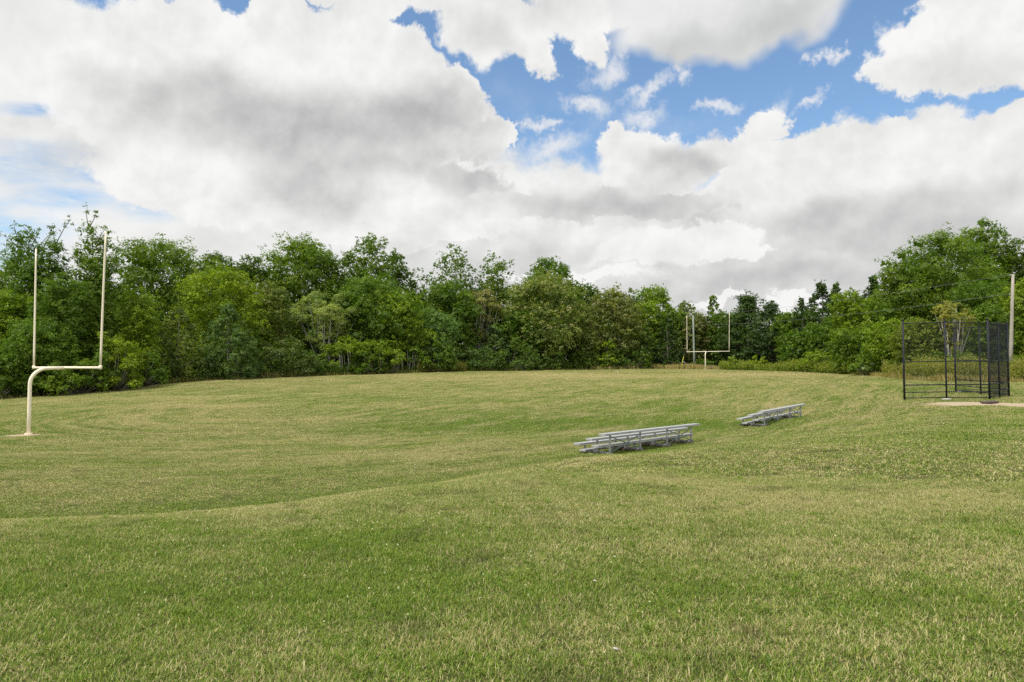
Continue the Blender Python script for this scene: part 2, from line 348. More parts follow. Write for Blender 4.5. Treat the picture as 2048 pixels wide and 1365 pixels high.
fattr(me, 'mow', capsule(X, Y))
def bare(x, y):
    """bare earth: round the near goal's foot, home plate, a worn spot"""
    o = np.zeros_like(x)
    for cx, cy, ra, rb, an in ((-22.1, 31.35, .95, .5, .3), (20.2, 28.7, 3.0, 1.35, .0), (24.5, 26.9, 5.0, 3.1, 0)):
        dx, dy = x - cx, y - cy; u = dx * math.cos(an) + dy * math.sin(an); w = -dx * math.sin(an) + dy * math.cos(an)
        o = np.maximum(o, 1.35 - np.hypot(u / ra, w / rb))
    return np.clip(o, 0, 1)
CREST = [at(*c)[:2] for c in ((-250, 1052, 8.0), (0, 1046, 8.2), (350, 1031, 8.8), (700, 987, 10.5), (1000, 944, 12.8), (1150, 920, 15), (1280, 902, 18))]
def segd(x, y, A, B):
    dx, dy = B[0] - A[0], B[1] - A[1]; t = np.clip(((x - A[0]) * dx + (y - A[1]) * dy) / (dx * dx + dy * dy), 0, 1)
    return np.hypot(x - A[0] - t * dx, y - A[1] - t * dy)
PATCH = [(120, 985, 17, 5, 2.2, .30), (60, 900, 26, 5, 2.5, .12), (620, 905, 24, 6, 2.5, .16), (980, 890, 25, 4, 2, .22), (500, 1015, 14.5, 3, 1.2, -.22), (420, 812, 48, 6, 2, .30), (650, 838, 38, 8, 2, .26), (700, 880, 29, 4, 1.5, .2),
         (250, 800, 54, 12, 2.5, .22), (1100, 752, 88, 40, 7, .22), (1500, 752, 85, 25, 7, .24), (1150, 850, 35, 8, 3, -.25), (1000, 830, 39, 8, 3, -.18), (1420, 840, 33, 6, 2, -.30), (1100, 930, 13.5, 2.5, 1, .0),
         (1024, 1230, 4.4, 7, 2.6, -.13), (200, 930, 23, 3, 1.2, -.16), (800, 850, 34, 5, 1.6, -.14), (560, 1080, 6.1, 2.2, .7, -.14), (1500, 1250, 4.1, 1.2, .35, .14), (1550, 1100, 5.8, 2.0, .5, .12), (900, 1290, 3.9, .5, .3, .2), (250, 1160, 5, 1.0, .4, -.12), (1000, 1150, 5.2, 1.6, .5, -.14), (1750, 1000, 8, 4, 1.2, .08), (1950, 880, 16, 7, 2, -.1)]  # wide foreground entry darkens the turf, painting in the shade between blades
def dry_and_shade(x, y):
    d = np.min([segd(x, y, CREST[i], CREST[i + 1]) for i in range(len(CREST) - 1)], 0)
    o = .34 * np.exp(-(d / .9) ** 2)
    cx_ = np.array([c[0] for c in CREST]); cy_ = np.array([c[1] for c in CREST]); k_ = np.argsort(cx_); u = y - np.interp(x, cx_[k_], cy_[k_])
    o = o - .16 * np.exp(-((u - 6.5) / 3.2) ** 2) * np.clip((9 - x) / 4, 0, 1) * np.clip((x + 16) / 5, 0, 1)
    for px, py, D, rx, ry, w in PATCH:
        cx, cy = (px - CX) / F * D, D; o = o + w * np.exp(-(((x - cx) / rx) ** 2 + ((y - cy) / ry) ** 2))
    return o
EDGE = [(0, 62), (250, 70), (400, 77), (640, 90), (840, 98), (1000, 108), (1300, 122), (1416, 118), (1560, 104), (1700, 85), (1780, 68), (1850, 58), (2048, 55)]
TERR = {'mow': capsule, 'bare': bare}
fattr(me, 'bare', bare(X, Y)); fattr(me, 'dry', dry_and_shade(X, Y))
def turf_color(q, pos, mow, dry):
    """turf colour shared by soil-level sheet and blades: patches of green and straw, mowing lines"""
    big = q.noise(pos, .085, 5, .6); mid = q.noise(q.vm('ADD', pos, (7, 3, 0)), .55, 5, .65); fine = q.noise(pos, 3.2, 4, .65)
    cxy_ = q.n('ShaderNodeSeparateXYZ', {0: pos})
    flat = q.n('ShaderNodeCombineXYZ', {0: cxy_.outputs[0], 1: cxy_.outputs[1], 2: 0.0}).outputs[0]
    dv = (float(GB[0] - GA[0]), float(GB[1] - GA[1]), 0.0); L2_ = dv[0] ** 2 + dv[1] ** 2
    rel_ = q.vm('SUBTRACT', flat, (float(GA[0]), float(GA[1]), 0.0))
    tt = q.m('MINIMUM', q.m('MAXIMUM', q.m('DIVIDE', q.vm('DOT_PRODUCT', rel_, dv, out=1), L2_), .12), .86)
    along = q.n('ShaderNodeCombineXYZ', {0: q.m('MULTIPLY', tt, dv[0]), 1: q.m('MULTIPLY', tt, dv[1]), 2: 0.0}).outputs[0]
    mow = q.vm('LENGTH', q.vm('SUBTRACT', rel_, along), out=1)      # distance from the field's middle line: the mower went round it
    # streaks that follow the mower
    wob = q.m('MULTIPLY', q.m('SUBTRACT', q.noise(pos, .12, 2, .5), .5), 3.0)
    mw = q.m('ADD', mow, wob)
    st = q.n('ShaderNodeCombineXYZ', {0: q.m('MULTIPLY', mw, 1.0), 1: q.m('MULTIPLY', q.m('ADD', cxy_.outputs[0], cxy_.outputs[1]), .07), 2: 0.0}).outputs[0]
    line = q.noise(st, 1.15, 4, .62); line2 = q.noise(st, 4.0, 3, .6)
    inf = q.mr(cxy_.outputs[1], 12, 26, 0, 1, True)
    a = q.m('ADD', q.m('MULTIPLY', big, .95), q.m('MULTIPLY', mid, .95))
    a = q.m('ADD', a, q.m('MULTIPLY', q.m('MULTIPLY', q.m('SUBTRACT', line, .5), inf), 1.15))
    a = q.m('ADD', a, q.m('MULTIPLY', q.m('MULTIPLY', q.m('SUBTRACT', line2, .5), inf), .95))
    a = q.m('ADD', a, q.m('MULTIPLY', q.m('SUBTRACT', fine, .5), .62))
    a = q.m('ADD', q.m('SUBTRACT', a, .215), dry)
    # windrows of old clippings in short dark dashes along the mowing direction
    st2 = q.n('ShaderNodeCombineXYZ', {0: q.m('MULTIPLY', mw, 2.6), 1: q.m('MULTIPLY', q.m('SUBTRACT', cxy_.outputs[0], q.m('MULTIPLY', cxy_.outputs[1], -1.0)), .34), 2: 3.0}).outputs[0]
    ds = q.mr(q.noise(st2, 1.0, 5, .68), .56, .70, 0, 1)
    ds = q.m('MULTIPLY', q.m('MULTIPLY', ds, inf), q.mr(q.noise(pos, .07, 3, .6), .42, .58, .12, .85))
    ds = q.m('MAXIMUM', ds, q.m('MULTIPLY', q.mr(q.noise(pos, 1.3, 6, .74), .52, .70), .80))
    # tan streaks where the mower scalped the turf
    st3 = q.n('ShaderNodeCombineXYZ', {0: q.m('MULTIPLY', mw, .55), 1: q.m('MULTIPLY', q.m('ADD', cxy_.outputs[0], cxy_.outputs[1]), .10), 2: 8.0}).outputs[0]
    tan = q.mr(q.noise(st3, 1.0, 7, .66), .53, .68, 0, 1)
    tan = q.m('MULTIPLY', tan, q.m('MULTIPLY', inf, q.mr(q.noise(pos, .045, 3, .5), .40, .58, .25, .9)))
    return a, fine, ds, tan
m, q = mat('turf')
pos = q.n('ShaderNodeNewGeometry').outputs['Position']
mow = q.n('ShaderNodeAttribute', attribute_name='mow').outputs['Fac']; br = q.n('ShaderNodeAttribute', attribute_name='bare').outputs['Fac']
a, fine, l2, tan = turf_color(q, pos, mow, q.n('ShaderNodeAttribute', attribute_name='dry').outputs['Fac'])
dry = q.mr(a, .50, 1.0, 0, 1)
py_ = q.n('ShaderNodeSeparateXYZ', {0: pos}).outputs[1]
dry = q.m('ADD', dry, q.mr(py_, 30, 100, 0, .22))
col = q.mix(dry, (.110, .175, .025, 1), (.300, .275, .110, 1))
col = q.mix(q.mr(q.noise(pos, 11, 3, .7), .3, .75, 0, .5), col, q.mix(1.0, col, (.72, .70, .62, 1), 'MULTIPLY'))
wash = q.noise(q.vm('ADD', pos, (20, 5, 0)), .21, 5, .7)
col = q.mix(q.mr(wash, .60, .72, 0, .55), col, (.33, .27, .17, 1))
col = q.mix(q.m('MULTIPLY', l2, .62), col, (.085, .085, .035, 1))
col = q.mix(q.m('MULTIPLY', tan, .75), col, (.40, .34, .19, 1))
thatch_shade = q.mr(q.vm('LENGTH', pos, out=1), 9, 58, .85, 0.0)     # dark soil layer near by, with shade between the blades painted in
col = q.mix(thatch_shade, col, (.060, .060, .024, 1))
bm = q.mr(q.m('ADD', br, q.m('MULTIPLY', q.m('SUBTRACT', q.noise(pos, 2.2, 5, .7), .5), .9)), .30, .55)
col = q.mix(bm, col, q.mix(q.noise(pos, 6, 4, .6), (.45, .35, .24, 1), (.36, .29, .20, 1)))
bmp = q.n('ShaderNodeBump', {'Strength': .9, 'Distance': .05, 'Height': q.m('ADD', q.noise(pos, 9, 4, .75), q.m('MULTIPLY', q.m('ADD', fine, l2), .7))}).outputs[0]
finish(q, pbsdf(q, col, .95, 0, bmp, .1)); M['turf'] = m
me.materials.append(M['turf'])
go = bpy.data.objects.new('ground', me); COL.objects.link(go); tag(go, kind='structure')
# ------------------------------------------------------------------ grass: blades in small mats laid over the turf
m, q = mat('grass_blade')
pos = q.n('ShaderNodeNewGeometry').outputs['Position']
bv = q.n('ShaderNodeAttribute', attribute_name='bv').outputs['Fac']      # random per blade
mow = q.n('ShaderNodeAttribute', attribute_name='mow', attribute_type='INSTANCER').outputs['Fac']
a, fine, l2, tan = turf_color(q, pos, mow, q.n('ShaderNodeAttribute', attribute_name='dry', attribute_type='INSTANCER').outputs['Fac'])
py_ = q.n('ShaderNodeSeparateXYZ', {0: pos}).outputs[1]
thr = q.m('ADD', q.mr(a, .42, 1.06, .04, .80), q.mr(py_, 30, 100, 0, .18))
isdry = q.mr(q.m('SUBTRACT', thr, bv), -.06, .06)
b2 = q.m('FRACT', q.m('MULTIPLY', bv, 37.7))
gcol = q.mix(b2, (.072, .168, .013, 1), (.270, .350, .042, 1))
dcol = q.mix(b2, (.400, .360, .120, 1), (.66, .58, .32, 1))
col = q.mix(isdry, gcol, dcol)
col = q.mix(q.m('MULTIPLY', tan, .70), col, (.55, .46, .26, 1))
col = q.mix(q.m('MULTIPLY', l2, .60), col, (.070, .075, .028, 1))
d = q.n('ShaderNodeBsdfDiffuse', {'Color': col}).outputs[0]
tr = q.n('ShaderNodeBsdfTranslucent', {'Color': col}).outputs[0]
gl = q.n('ShaderNodeBsdfGlossy', {'Color': (1, 1, 1, 1), 'Roughness': .45}).outputs[0]
sh = q.n('ShaderNodeMixShader', {0: .35, 1: d, 2: tr}).outputs[0]
sh = q.n('ShaderNodeMixShader', {0: .015, 1: sh, 2: gl}).outputs[0]
finish(q, sh); M['blade'] = m
def blade_mat(seed, size, n, h0, h1, w):
    """a square mat of bent blades, each three small faces as two quads; returns (verts, attr)"""
    r = np.random.RandomState(seed)
    x = (r.rand(n) - .5) * size * 1.12; y = (r.rand(n) - .5) * size * 1.12
    # gather part of the blades into tufts
    tc_ = (r.rand(max(4, n // 22), 2) - .5) * size; pick = r.randint(0, len(tc_), n); tuft = r.rand(n) < .6
    x = np.where(tuft, tc_[pick, 0] + r.randn(n) * .022, x); y = np.where(tuft, tc_[pick, 1] + r.randn(n) * .022, y)
    h = (h0 + (h1 - h0) * r.rand(n) ** 1.6) * (1 + .25 * tuft); ang = r.rand(n) * 6.283; lean = (.2 + 1.5 * r.rand(n) ** 1.1)
    flatd = r.rand(n) < .22; lean = np.where(flatd, 1.6 + r.rand(n), lean); h = np.where(flatd, h * .8, h)
    dx, dy = np.cos(ang), np.sin(ang); sx, sy = -dy, dx; ww = w * (.6 + .8 * r.rand(n)); ww = np.where(r.rand(n) < .05, ww * 2.1, ww)
    def row(t, wd, zt):
        px = x + dx * h * lean * t ** 1.6; py = y + dy * h * lean * t ** 1.6; pz = h * zt
        return (np.stack([px - sx * ww * wd, py - sy * ww * wd, pz], -1), np.stack([px + sx * ww * wd, py + sy * ww * wd, pz], -1))
    z1 = np.where(flatd, .35, .55); z2 = np.where(flatd, .42, 1.0)
    l0, r0 = row(0, 1, 0 * z1 - .1); l1, r1 = row(.55, .85, z1); l2_, r2 = row(1.0, .12, z2)
    V = np.stack([l0, r0, r1, l1, l1, r1, r2, l2_], 1).reshape(-1, 3)
    return V, np.repeat(r.rand(n), 8)
def grass_field(name, label, size, rmin, rmax, n, h0, h1, w, nvar, half=None):
    mats = []
    hid = bpy.data.collections.new(name + '_mats')
    for i in range(nvar):
        V, at_ = blade_mat(100 + i + int(size * 10), size, n, h0, h1, w)
        o = np_mesh('grass_mat', V, 4, M['blade'], {'bv': ('POINT', at_)})
        COL.objects.unlink(o); hid.objects.link(o)
    ext = int(rmax / size) + 2
    ii, jj = np.meshgrid(np.arange(-ext, ext + 1), np.arange(-ext, ext + 1))
    x = ii.ravel() * size; y = jj.ravel() * size; r = np.hypot(x, y)
    if half is None: ok = (r >= rmin) & (r < rmax) & ((y > -3) | (r < 6)) & (np.abs(x) < 6 + .95 * np.maximum(y, 0))
    else: ok = half(x, y) & (r >= rmin) & (np.abs(x) < 8 + .9 * np.maximum(y, 0))
    x = x[ok]; y = y[ok]
    keep = bare(x, y) < .25; x = x[keep]; y = y[keep]
    rr = np.random.RandomState(5); x = x + (rr.rand(len(x)) - .5) * size * .15; y = y + (rr.rand(len(x)) - .5) * size * .15
    z = ground(x, y); e = .3
    nx = -(ground(x + e, y) - ground(x - e, y)) / (2 * e); ny = -(ground(x, y + e) - ground(x, y - e)) / (2 * e)
    me = bpy.data.meshes.new(name); me.from_pydata(np.stack([x, y, z], -1).tolist(), [], [])
    def va(nm, typ, arr):
        a_ = me.attributes.new(nm, typ, 'POINT'); a_.data.foreach_set('vector' if typ == 'FLOAT_VECTOR' else 'value', np.ascontiguousarray(arr).ravel())
    k = rr.randint(0, 4, len(x)) * math.pi / 2
    # rotation: tilt to the slope (small angles), then a quarter turn inside
    va('rot', 'FLOAT_VECTOR', np.stack([np.arctan(-ny), np.arctan(nx), np.zeros(len(x))], -1).astype(np.float32))
    va('turn', 'FLOAT', k.astype(np.float32)); va('pick', 'INT', rr.randint(0, nvar, len(x)).astype(np.int32))
    va('mow', 'FLOAT', capsule(x, y).astype(np.float32)); va('dry', 'FLOAT', dry_and_shade(x, y).astype(np.float32)); va('sc', 'FLOAT', (.85 + .35 * rr.rand(len(x))).astype(np.float32))
    o = bpy.data.objects.new(name, me); COL.objects.link(o); tag(o, label, 'grass', kind='stuff')
    ng = bpy.data.node_groups.new(name, 'GeometryNodeTree')
    ng.interface.new_socket('Geometry', in_out='INPUT', socket_type='NodeSocketGeometry'); ng.interface.new_socket('Geometry', in_out='OUTPUT', socket_type='NodeSocketGeometry')
    q = G(ng); gi = q.n('NodeGroupInput'); gout = q.n('NodeGroupOutput')
    ci = q.n('GeometryNodeCollectionInfo'); ci.inputs['Collection'].default_value = hid; ci.inputs['Separate Children'].default_value = True; ci.inputs['Reset Children'].default_value = True
    def na(nm, dt):
        a_ = q.n('GeometryNodeInputNamedAttribute', data_type=dt); a_.inputs['Name'].default_value = nm; return a_.outputs[0]
    ip = q.n('GeometryNodeInstanceOnPoints', {'Points': gi.outputs[0], 'Instance': ci.outputs[0], 'Pick Instance': True, 'Instance Index': na('pick', 'INT')})
    e2r = q.n('FunctionNodeEulerToRotation', {0: na('rot', 'FLOAT_VECTOR')})
    tr_ = q.n('FunctionNodeEulerToRotation', {0: q.n('ShaderNodeCombineXYZ', {0: 0.0, 1: 0.0, 2: na('turn', 'FLOAT')}).outputs[0]})
    rot = q.n('FunctionNodeRotateRotation', {0: e2r.outputs[0], 1: tr_.outputs[0]}, rotation_space='LOCAL')
    q.put(ip.inputs['Rotation'], rot.outputs[0])
    q.put(ip.inputs['Scale'], q.n('ShaderNodeCombineXYZ', {0: 1.0, 1: 1.0, 2: na('sc', 'FLOAT')}).outputs[0])
    q.put(gout.inputs[0], ip.outputs[0])
    md = o.modifiers.new('mats', 'NODES'); md.node_group = ng
    return o
grass_field('grass', 'mown green and straw coloured grass blades covering the near bank', .5, 0, 12, 4300, .008, .029, .0017, 6)
grass_field('grass', 'short mown grass on the bank and the near end of the playing field', 1.0, 12, 32, 3200, .008, .025, .0046, 5)
grass_field('grass', 'fine short grass further out on the playing field', 1.0, 32, 140, 1300, .008, .028, .0085, 4, lambda x, y: (np.hypot(x, y) < 132) & (y > 0))
rs = np.random.RandomState(41); nt = 420                    # darker, longer tufts the mower missed
ty = 2.6 + 12 * rs.rand(nt) ** .8; tx = (rs.rand(nt) * 2 - 1) * (1.5 + .85 * ty); tz = ground(tx, ty)
i = np.repeat(np.arange(nt), 34); n_b = len(i); sp_ = (.012 + .035 * rs.rand(nt))[i]
bx = tx[i] + rs.randn(n_b) * sp_; by = ty[i] + rs.randn(n_b) * sp_; bz = tz[i]; hb = (.03 + .035 * rs.rand(nt))[i] * (.5 + .6 * rs.rand(n_b))
an = rs.rand(n_b) * 6.283; ln = .3 + .9 * rs.rand(n_b); cx_, sy_ = np.cos(an), np.sin(an); wb = .0017 + .0016 * rs.rand(n_b)
def brow(t, w_, z_): return [np.stack([bx + cx_ * hb * ln * t + sg * -sy_ * wb * w_, by + sy_ * hb * ln * t + sg * cx_ * wb * w_, bz + hb * z_], -1) for sg in (-1, 1)]
(l0, r0_), (l1, r1_), (l2_, r2_) = brow(0, 1, -.1), brow(.4, .85, .6), brow(1, .12, .95)
V = np.stack([l0, r0_, r1_, l1, l1, r1_, r2_, l2_], 1).reshape(-1, 3)
o = np_mesh('grass_tufts', V, 4, M['blade'], {'bv': ('POINT', np.repeat(.62 + .38 * rs.rand(n_b), 8))}); tag(o, 'longer dark green tufts scattered through the near mown grass', 'grass', kind='stuff')
nc_ = 190; cy = 4.2 + 5.5 * rs.rand(nc_); cx = (-.55 + .75 * rs.rand(nc_)) * cy; k_ = rs.rand(nc_) < .35; cx = np.where(k_, (rs.rand(nc_) * 2 - 1) * cy * .8, cx); cz = ground(cx, cy) + .022 + .012 * rs.rand(nc_)
CLOVER = np.repeat(np.stack([cx, cy, cz], -1), 5, 0)
# ------------------------------------------------------------------ goal posts
def goal(name, C, ang, label, base_back=1.44, hl=6.1, hr=6.1, tilt=(0, 0), zb=None):
    """ang: direction of the crossbar; the post stands behind the crossbar and curves forward to its middle"""
    c, s = math.cos(ang), math.sin(ang); fx, fy = s, -c          # crossbar (c, s); back direction
    bx, by = C[0] + fx * base_back, C[1] + fy * base_back
    z0 = gz(bx, by) if zb is None else zb
    root = empty(name, (bx, by, z0)); tag(root, label, 'goal post', 'football goal posts')
    H = 3.05; rp = .079
    cx, cy = C[0] - bx, C[1] - by
    dx, dy = cx / base_back, cy / base_back
    pts = [(0, 0, -.3), (0, 0, 1.0), (0, 0, H - .75)]
    for k in range(1, 9):
        t = k / 8 * math.pi / 2; pts.append((dx * .72 * (1 - math.cos(t)), dy * .72 * (1 - math.cos(t)), H - .75 + .72 * math.sin(t)))
    pts.append((cx, cy, H - .02))
    b = MB(); b.tube(pts, [rp] * (len(pts) - 1) + [rp * .9], 14); b.build('post', M['cream'], root, True)
    b = MB(); b.tube([(0, 0, -.05), (0, 0, .03)], [.17, .16], 14)
    for k in range(4):
        t = k * math.pi / 2 + .4; b.prism((.125 * math.cos(t), .125 * math.sin(t), .02), (.125 * math.cos(t), .125 * math.sin(t), .065), .018, n=6)
    b.build('base_plate', M['cream'], root, False)
    w = 3.55
    b = MB(); b.tube([(cx - c * (w + .06), cy - s * (w + .06), H), (cx, cy, H + .005), (cx + c * (w + .06), cy + s * (w + .06), H)], .057, 12)
    for sg in (-1, 1): b.tube([(cx + sg * c * (w + .03), cy + sg * s * (w + .03), H - .075), (cx + sg * c * (w + .03), cy + sg * s * (w + .03), H + .10)], .072, 12)
    b.build('crossbar', M['cream'], root, True)
    for sg, h, tl in ((-1, hl, tilt[0]), (1, hr, tilt[1])):
        x0, y0 = cx + sg * c * (w + .03), cy + sg * s * (w + .03)
        b = MB(); P = [(x0 + c * tl * (t + .25 * t * t) * .8, y0 + s * tl * (t + .25 * t * t) * .8, H + h * t) for t in np.linspace(0.01, 1, 9)]
        b.tube(P, [.050 - .011 * t for t in np.linspace(0, 1, 9)], 10); b.build('upright', M['cream'], root, True)
    return root
g1 = goal('goal_post', GA, -math.asin(.574), 'tall cream goal post at the left, its foot in bare earth', 1.44, 6.1, 6.14, (-.12, .22))
g2 = goal('goal_post', GB, -R(33), 'distant cream goal post in front of the far trees and a utility pole', 1.44, 6.25, 6.55, (0, .12))
# ------------------------------------------------------------------ bleachers
def bleacher(L, Rr, label):
    (lx, ly), (rx, ry) = L, Rr; a = math.atan2(ry - ly, rx - lx)
    zl, zr = gz(lx, ly), gz(rx, ry)
    root = empty('bleacher', (lx, ly, (zl + zr) / 2 + .01), a); root.rotation_euler[1] = -math.atan2(zr - zl, math.hypot(rx - lx, ry - ly)) * .8
    root.location[2] = zl + .02
    tag(root, label, 'bleacher', 'aluminium bleachers at the foot of the bank')
    sp = 1.83; x0, x1 = -.46, 3 * sp + .46; rowd = .50
    H = [.66, .475, .29]; Yr = [0, rowd, 2 * rowd]            # local +y faces the field
    def plank(nm, y, z, wd, xa=x0, xb=x1):
        b = MB(); b.box(((xa + xb) / 2, y, z), ((xb - xa) / 2, wd / 2, .019))
        for sg in (-1, 1): b.box(((xa + xb) / 2, y + sg * (wd / 2 - .008), z - .034), ((xb - xa) / 2 - .003, .006, .016))
        for e in (xa, xb): b.box((e, y, z - .012), (.006, wd / 2 + .004, .034))
        b.build(nm, M['aluminium'], root, bevel=.006)
    for y, z in zip(Yr, H): plank('seat_plank', y, z, .245)
    plank('foot_plank', rowd * .52, .27, .235); plank('foot_plank', rowd * 1.52, .105, .235)
    for k in range(4):
        x = k * sp; b = MB()
        for y, z in zip(Yr, H):
            b.box((x, y, z / 2 - .03), (.026, .026, z / 2 + .008)); b.box((x, y, z - .034), (.03, .115, .012))
        b.box((x + .034, rowd, .028), (.006, rowd + .06, .028)); b.box((x + .052, rowd, .006), (.022, rowd + .06, .006))
        b.box((x - .034, rowd * .5, .222), (.006, rowd * .62, .02)); b.box((x - .034, rowd * 1.5, .072), (.006, rowd * .62, .02))
        b.build('frame', M['aluminium'], root)
        b = MB(); b.box((x, rowd, -.025), (.09, rowd + .14, .022)); b.build('sill_board', M['log'], root)
    for k in (0, 2):
        for (za, zb) in ((.55, .05), (.05, .55)):
            b = MB(); ya = -.034 - (.008 if za > zb else 0)
            dx, dz = sp, zb - za; L_ = math.hypot(dx, dz); ax = np.array((dx, 0, dz)) / L_
            b.box((k * sp + sp / 2, ya, .30), (L_ / 2, .003, .019), (ax, (0, 1, 0), (-ax[2], 0, ax[0]))); b.build('cross_brace', M['brace'], root)
        b = MB(); p, e = np.array((k * sp + .04, .02, .05)), np.array((k * sp + sp - .04, 2 * rowd - .05, .20))
        b.prism(p, e, .014, n=4); b.build('cross_brace', M['brace'], root)
    return root
bleacher((3.17, 22.2), (6.98, 26.4), 'nearer and longer-looking silver bleacher, low with three rows, at the foot of the bank')
bleacher((11.68, 31.7), (15.2, 36.0), 'farther silver bleacher, low with three rows, between the nearer bleacher and the black backstop')
# ------------------------------------------------------------------ backstop
def backstop():
    P = [(18.24, 31.8), (20.2, 31.8), (22.2, 31.8), (23.45, 32.9), (24.7, 34.0), (24.88, 36.3), (25.05, 38.6)]
    root = empty('backstop', (22.2, 31.8, gz(22.2, 31.8)))
    tag(root, 'black chain-link backstop with six mesh bays standing open on the grass near the trees', 'backstop')
    o = np.array((22.2, 31.8, gz(22.2, 31.8)))
    Q = [np.array((x, y, gz(x, y))) - o for x, y in P]; H = 3.66
    hs = [3.72, 3.66, 3.74, 3.62, 3.66, 3.64, 3.6]
    for i, p in enumerate(Q):
        b = MB(); r = .044 if i in (0, 2, 4, 6) else .037
        b.tube([p + (0, 0, -.3), p + (0, 0, 1.5), p + (0, 0, hs[i])], r, 12)
        b.tube([p + (0, 0, hs[i] - .02), p + (0, 0, hs[i] + .03), p + (0, 0, hs[i] + .06)], [r + .007, r + .004, .02], 12); b.build('post', M['black'], root, True)
    for i in range(6):
        a, c = Q[i], Q[i + 1]; dirv = c - a
        for h in (.10, .36, .70, 1.78, 3.58):
            b = MB(); b.prism(a + (0, 0, h), c + (0, 0, h), .021 if h != .70 else .024, n=8); b.build('rail', M['black'], root, True)
        # mesh fabric: two families of diagonal wires between the posts
        Lh = math.hypot(dirv[0], dirv[1]); hd = np.array((dirv[0], dirv[1], 0)) / Lh; nrm = np.array((-hd[1], hd[0], 0)) * .03
        b = MB(); st = .0705; y0, y1 = .06, 3.58
        def pt(u, z, off): return a + hd * u + (0, 0, z + dirv[2] * u / Lh) + nrm * off
        k = -int((y1 - y0) / st) - 1
        while k * st < Lh:
            u0 = k * st
            ua, za = max(u0, 0), y0 + max(0, -u0); ub = min(u0 + (y1 - y0), Lh); zb = y0 + (ub - u0)
            if ub - ua > .01:
                b.prism(pt(ua, za, 1.0), pt(ub, zb, 1.0), .0042 if i in (2, 3) else .0019, n=3)
                b.prism(pt(ua, y1 + y0 - za, 1.1), pt(ub, y1 + y0 - zb, 1.1), .0042 if i in (2, 3) else .0019, n=3)
            k += 1
        b.build('mesh_panel', M['black'], root)
backstop()
def lump(name, loc, size, m, seed, label, cat, group=None, flat=.4):
    r = np.random.RandomState(seed); b = MB(); nu, nv = 12, 7
    for j in range(nv):
        t = math.pi * (j + .5) / nv
        for i in range(nu):
            p = 2 * math.pi * i / nu; k = 1 + .22 * (r.rand() - .5)
            b.v.append((size[0] * k * math.sin(t) * math.cos(p), size[1] * k * math.sin(t) * math.sin(p), size[2] * k * math.cos(t) + size[2] * flat))
    for j in range(nv - 1):
        for i in range(nu):
            a_, c_ = j * nu + i, j * nu + (i + 1) % nu; b.f.append((a_, a_ + nu, c_ + nu, c_))
    b.f.append(tuple(range(nu))); b.f.append(tuple((nv - 1) * nu + nu - 1 - i for i in range(nu)))
    o = b.build(name, m, None, True); o.location = loc; tag(o, label, cat, group); return o
x, y, z = at(1893, 801, 31.3); lump('stone', (x, y, gz(x, y)), (.22, .12, .05), M['stone'], 1, 'small flat white stone at the foot of the middle post of the near backstop side', 'stone')
x, y, z = at(1914, 783, 38.3); lump('stone', (x + .15, y, gz(x, y)), (.16, .1, .05), M['stone'], 2, 'small white stone at the foot of the rear left backstop post', 'stone')
x, y, z = at(1979, 806, 28.7); b = MB(); b.box((0, 0, .07), (.30, .16, .035)); b.box((.06, .03, .02), (.30, .10, .02)); o = b.build('board', M['rubber'], None, bevel=.01)
o.location = (x, y, gz(x, y)); o.rotation_euler = (.05, -.06, .1); tag(o, 'short dark brown board lying on the bare earth in front of the backstop', 'board')
for px, py, D, sd_, lb in ((1232, 1309, 3.75, 5, 'pale dry leaf lying in the near grass at the lower middle of the picture'), (1190, 1163, 5.0, 6, 'small whitish scrap lying in the grass between the bleachers and the viewer')):
    x, y, z = at(px, py, D); o = lump('dry_leaf', (x, y, gz(x, y) + .022), (.020, .011, .004), M['stone'], sd_, lb, 'leaf'); o.rotation_euler = (.2, .3, .5)
def debris(px, D, seed, label):
    x, y, z = at(px, 741, D); root = empty('brush_pile', (x, y, gz(x, y))); tag(root, label, 'brush pile', 'piles of old wood by the far goal')
    r = random.Random(seed)
    for k in range(6):
        a_ = r.uniform(-.5, .5); L_ = r.uniform(.5, 1.3); cx = r.uniform(-.7, .7); cy = r.uniform(-.3, .3); zz = r.uniform(.06, .28)
        b = MB(); b.tube([(cx - L_ / 2 * math.cos(a_), cy - L_ / 2 * math.sin(a_), zz), (cx, cy, zz + .04), (cx + L_ / 2 * math.cos(a_), cy + L_ / 2 * math.sin(a_), zz - .03)], [.07, .09, .06], 7)
        b.build('log', M['log'], root, True)
debris(1424, 116.8, 3, 'low pile of weathered wood right beside the foot of the far goal post')
debris(1465, 113, 4, 'low pile of weathered wood a few steps right of the far goal post')
# ------------------------------------------------------------------ utility poles and cables
def pole(px0, py0, D0, px1, py1, m, label, r0, r1, D1=None):
    x1, y1, z1 = at(px1, py1, D1 or D0); x0, y0, _ = at(px0, py0, D0); z0 = gz(x0, y0)
    root = empty('utility_pole', (x0, y0, z0)); tag(root, label, 'utility pole', 'utility poles')
    top = np.array((x1 - x0, y1 - y0, z1 - z0)); b = MB()
    b.tube([top * -.05, top * .33, top * .66, top], [r0, r0 * .7 + r1 * .3, r0 * .35 + r1 * .65, r1], 12); b.build('pole', m, root, True)
    for f in (.985, .80):
        b = MB(); p = top * f; b.prism(p + (-r1 - .13, 0, .03), p + (r1 + .05, 0, .03), .02, n=6); b.prism(p + (-r1 - .13, 0, -.03), p + (-r1 - .13, 0, .13), .045, .03, n=8)
        b.build('insulator', M['galvanised'], root, True)
    return np.array((x0, y0, z0)) + top, np.array((x0, y0, z0)), root
T1, B1, p1 = pole(2020, 745, 60, 2026, 549, M['pole'], 'near grey wooden utility pole standing right behind the backstop', .17, .11)
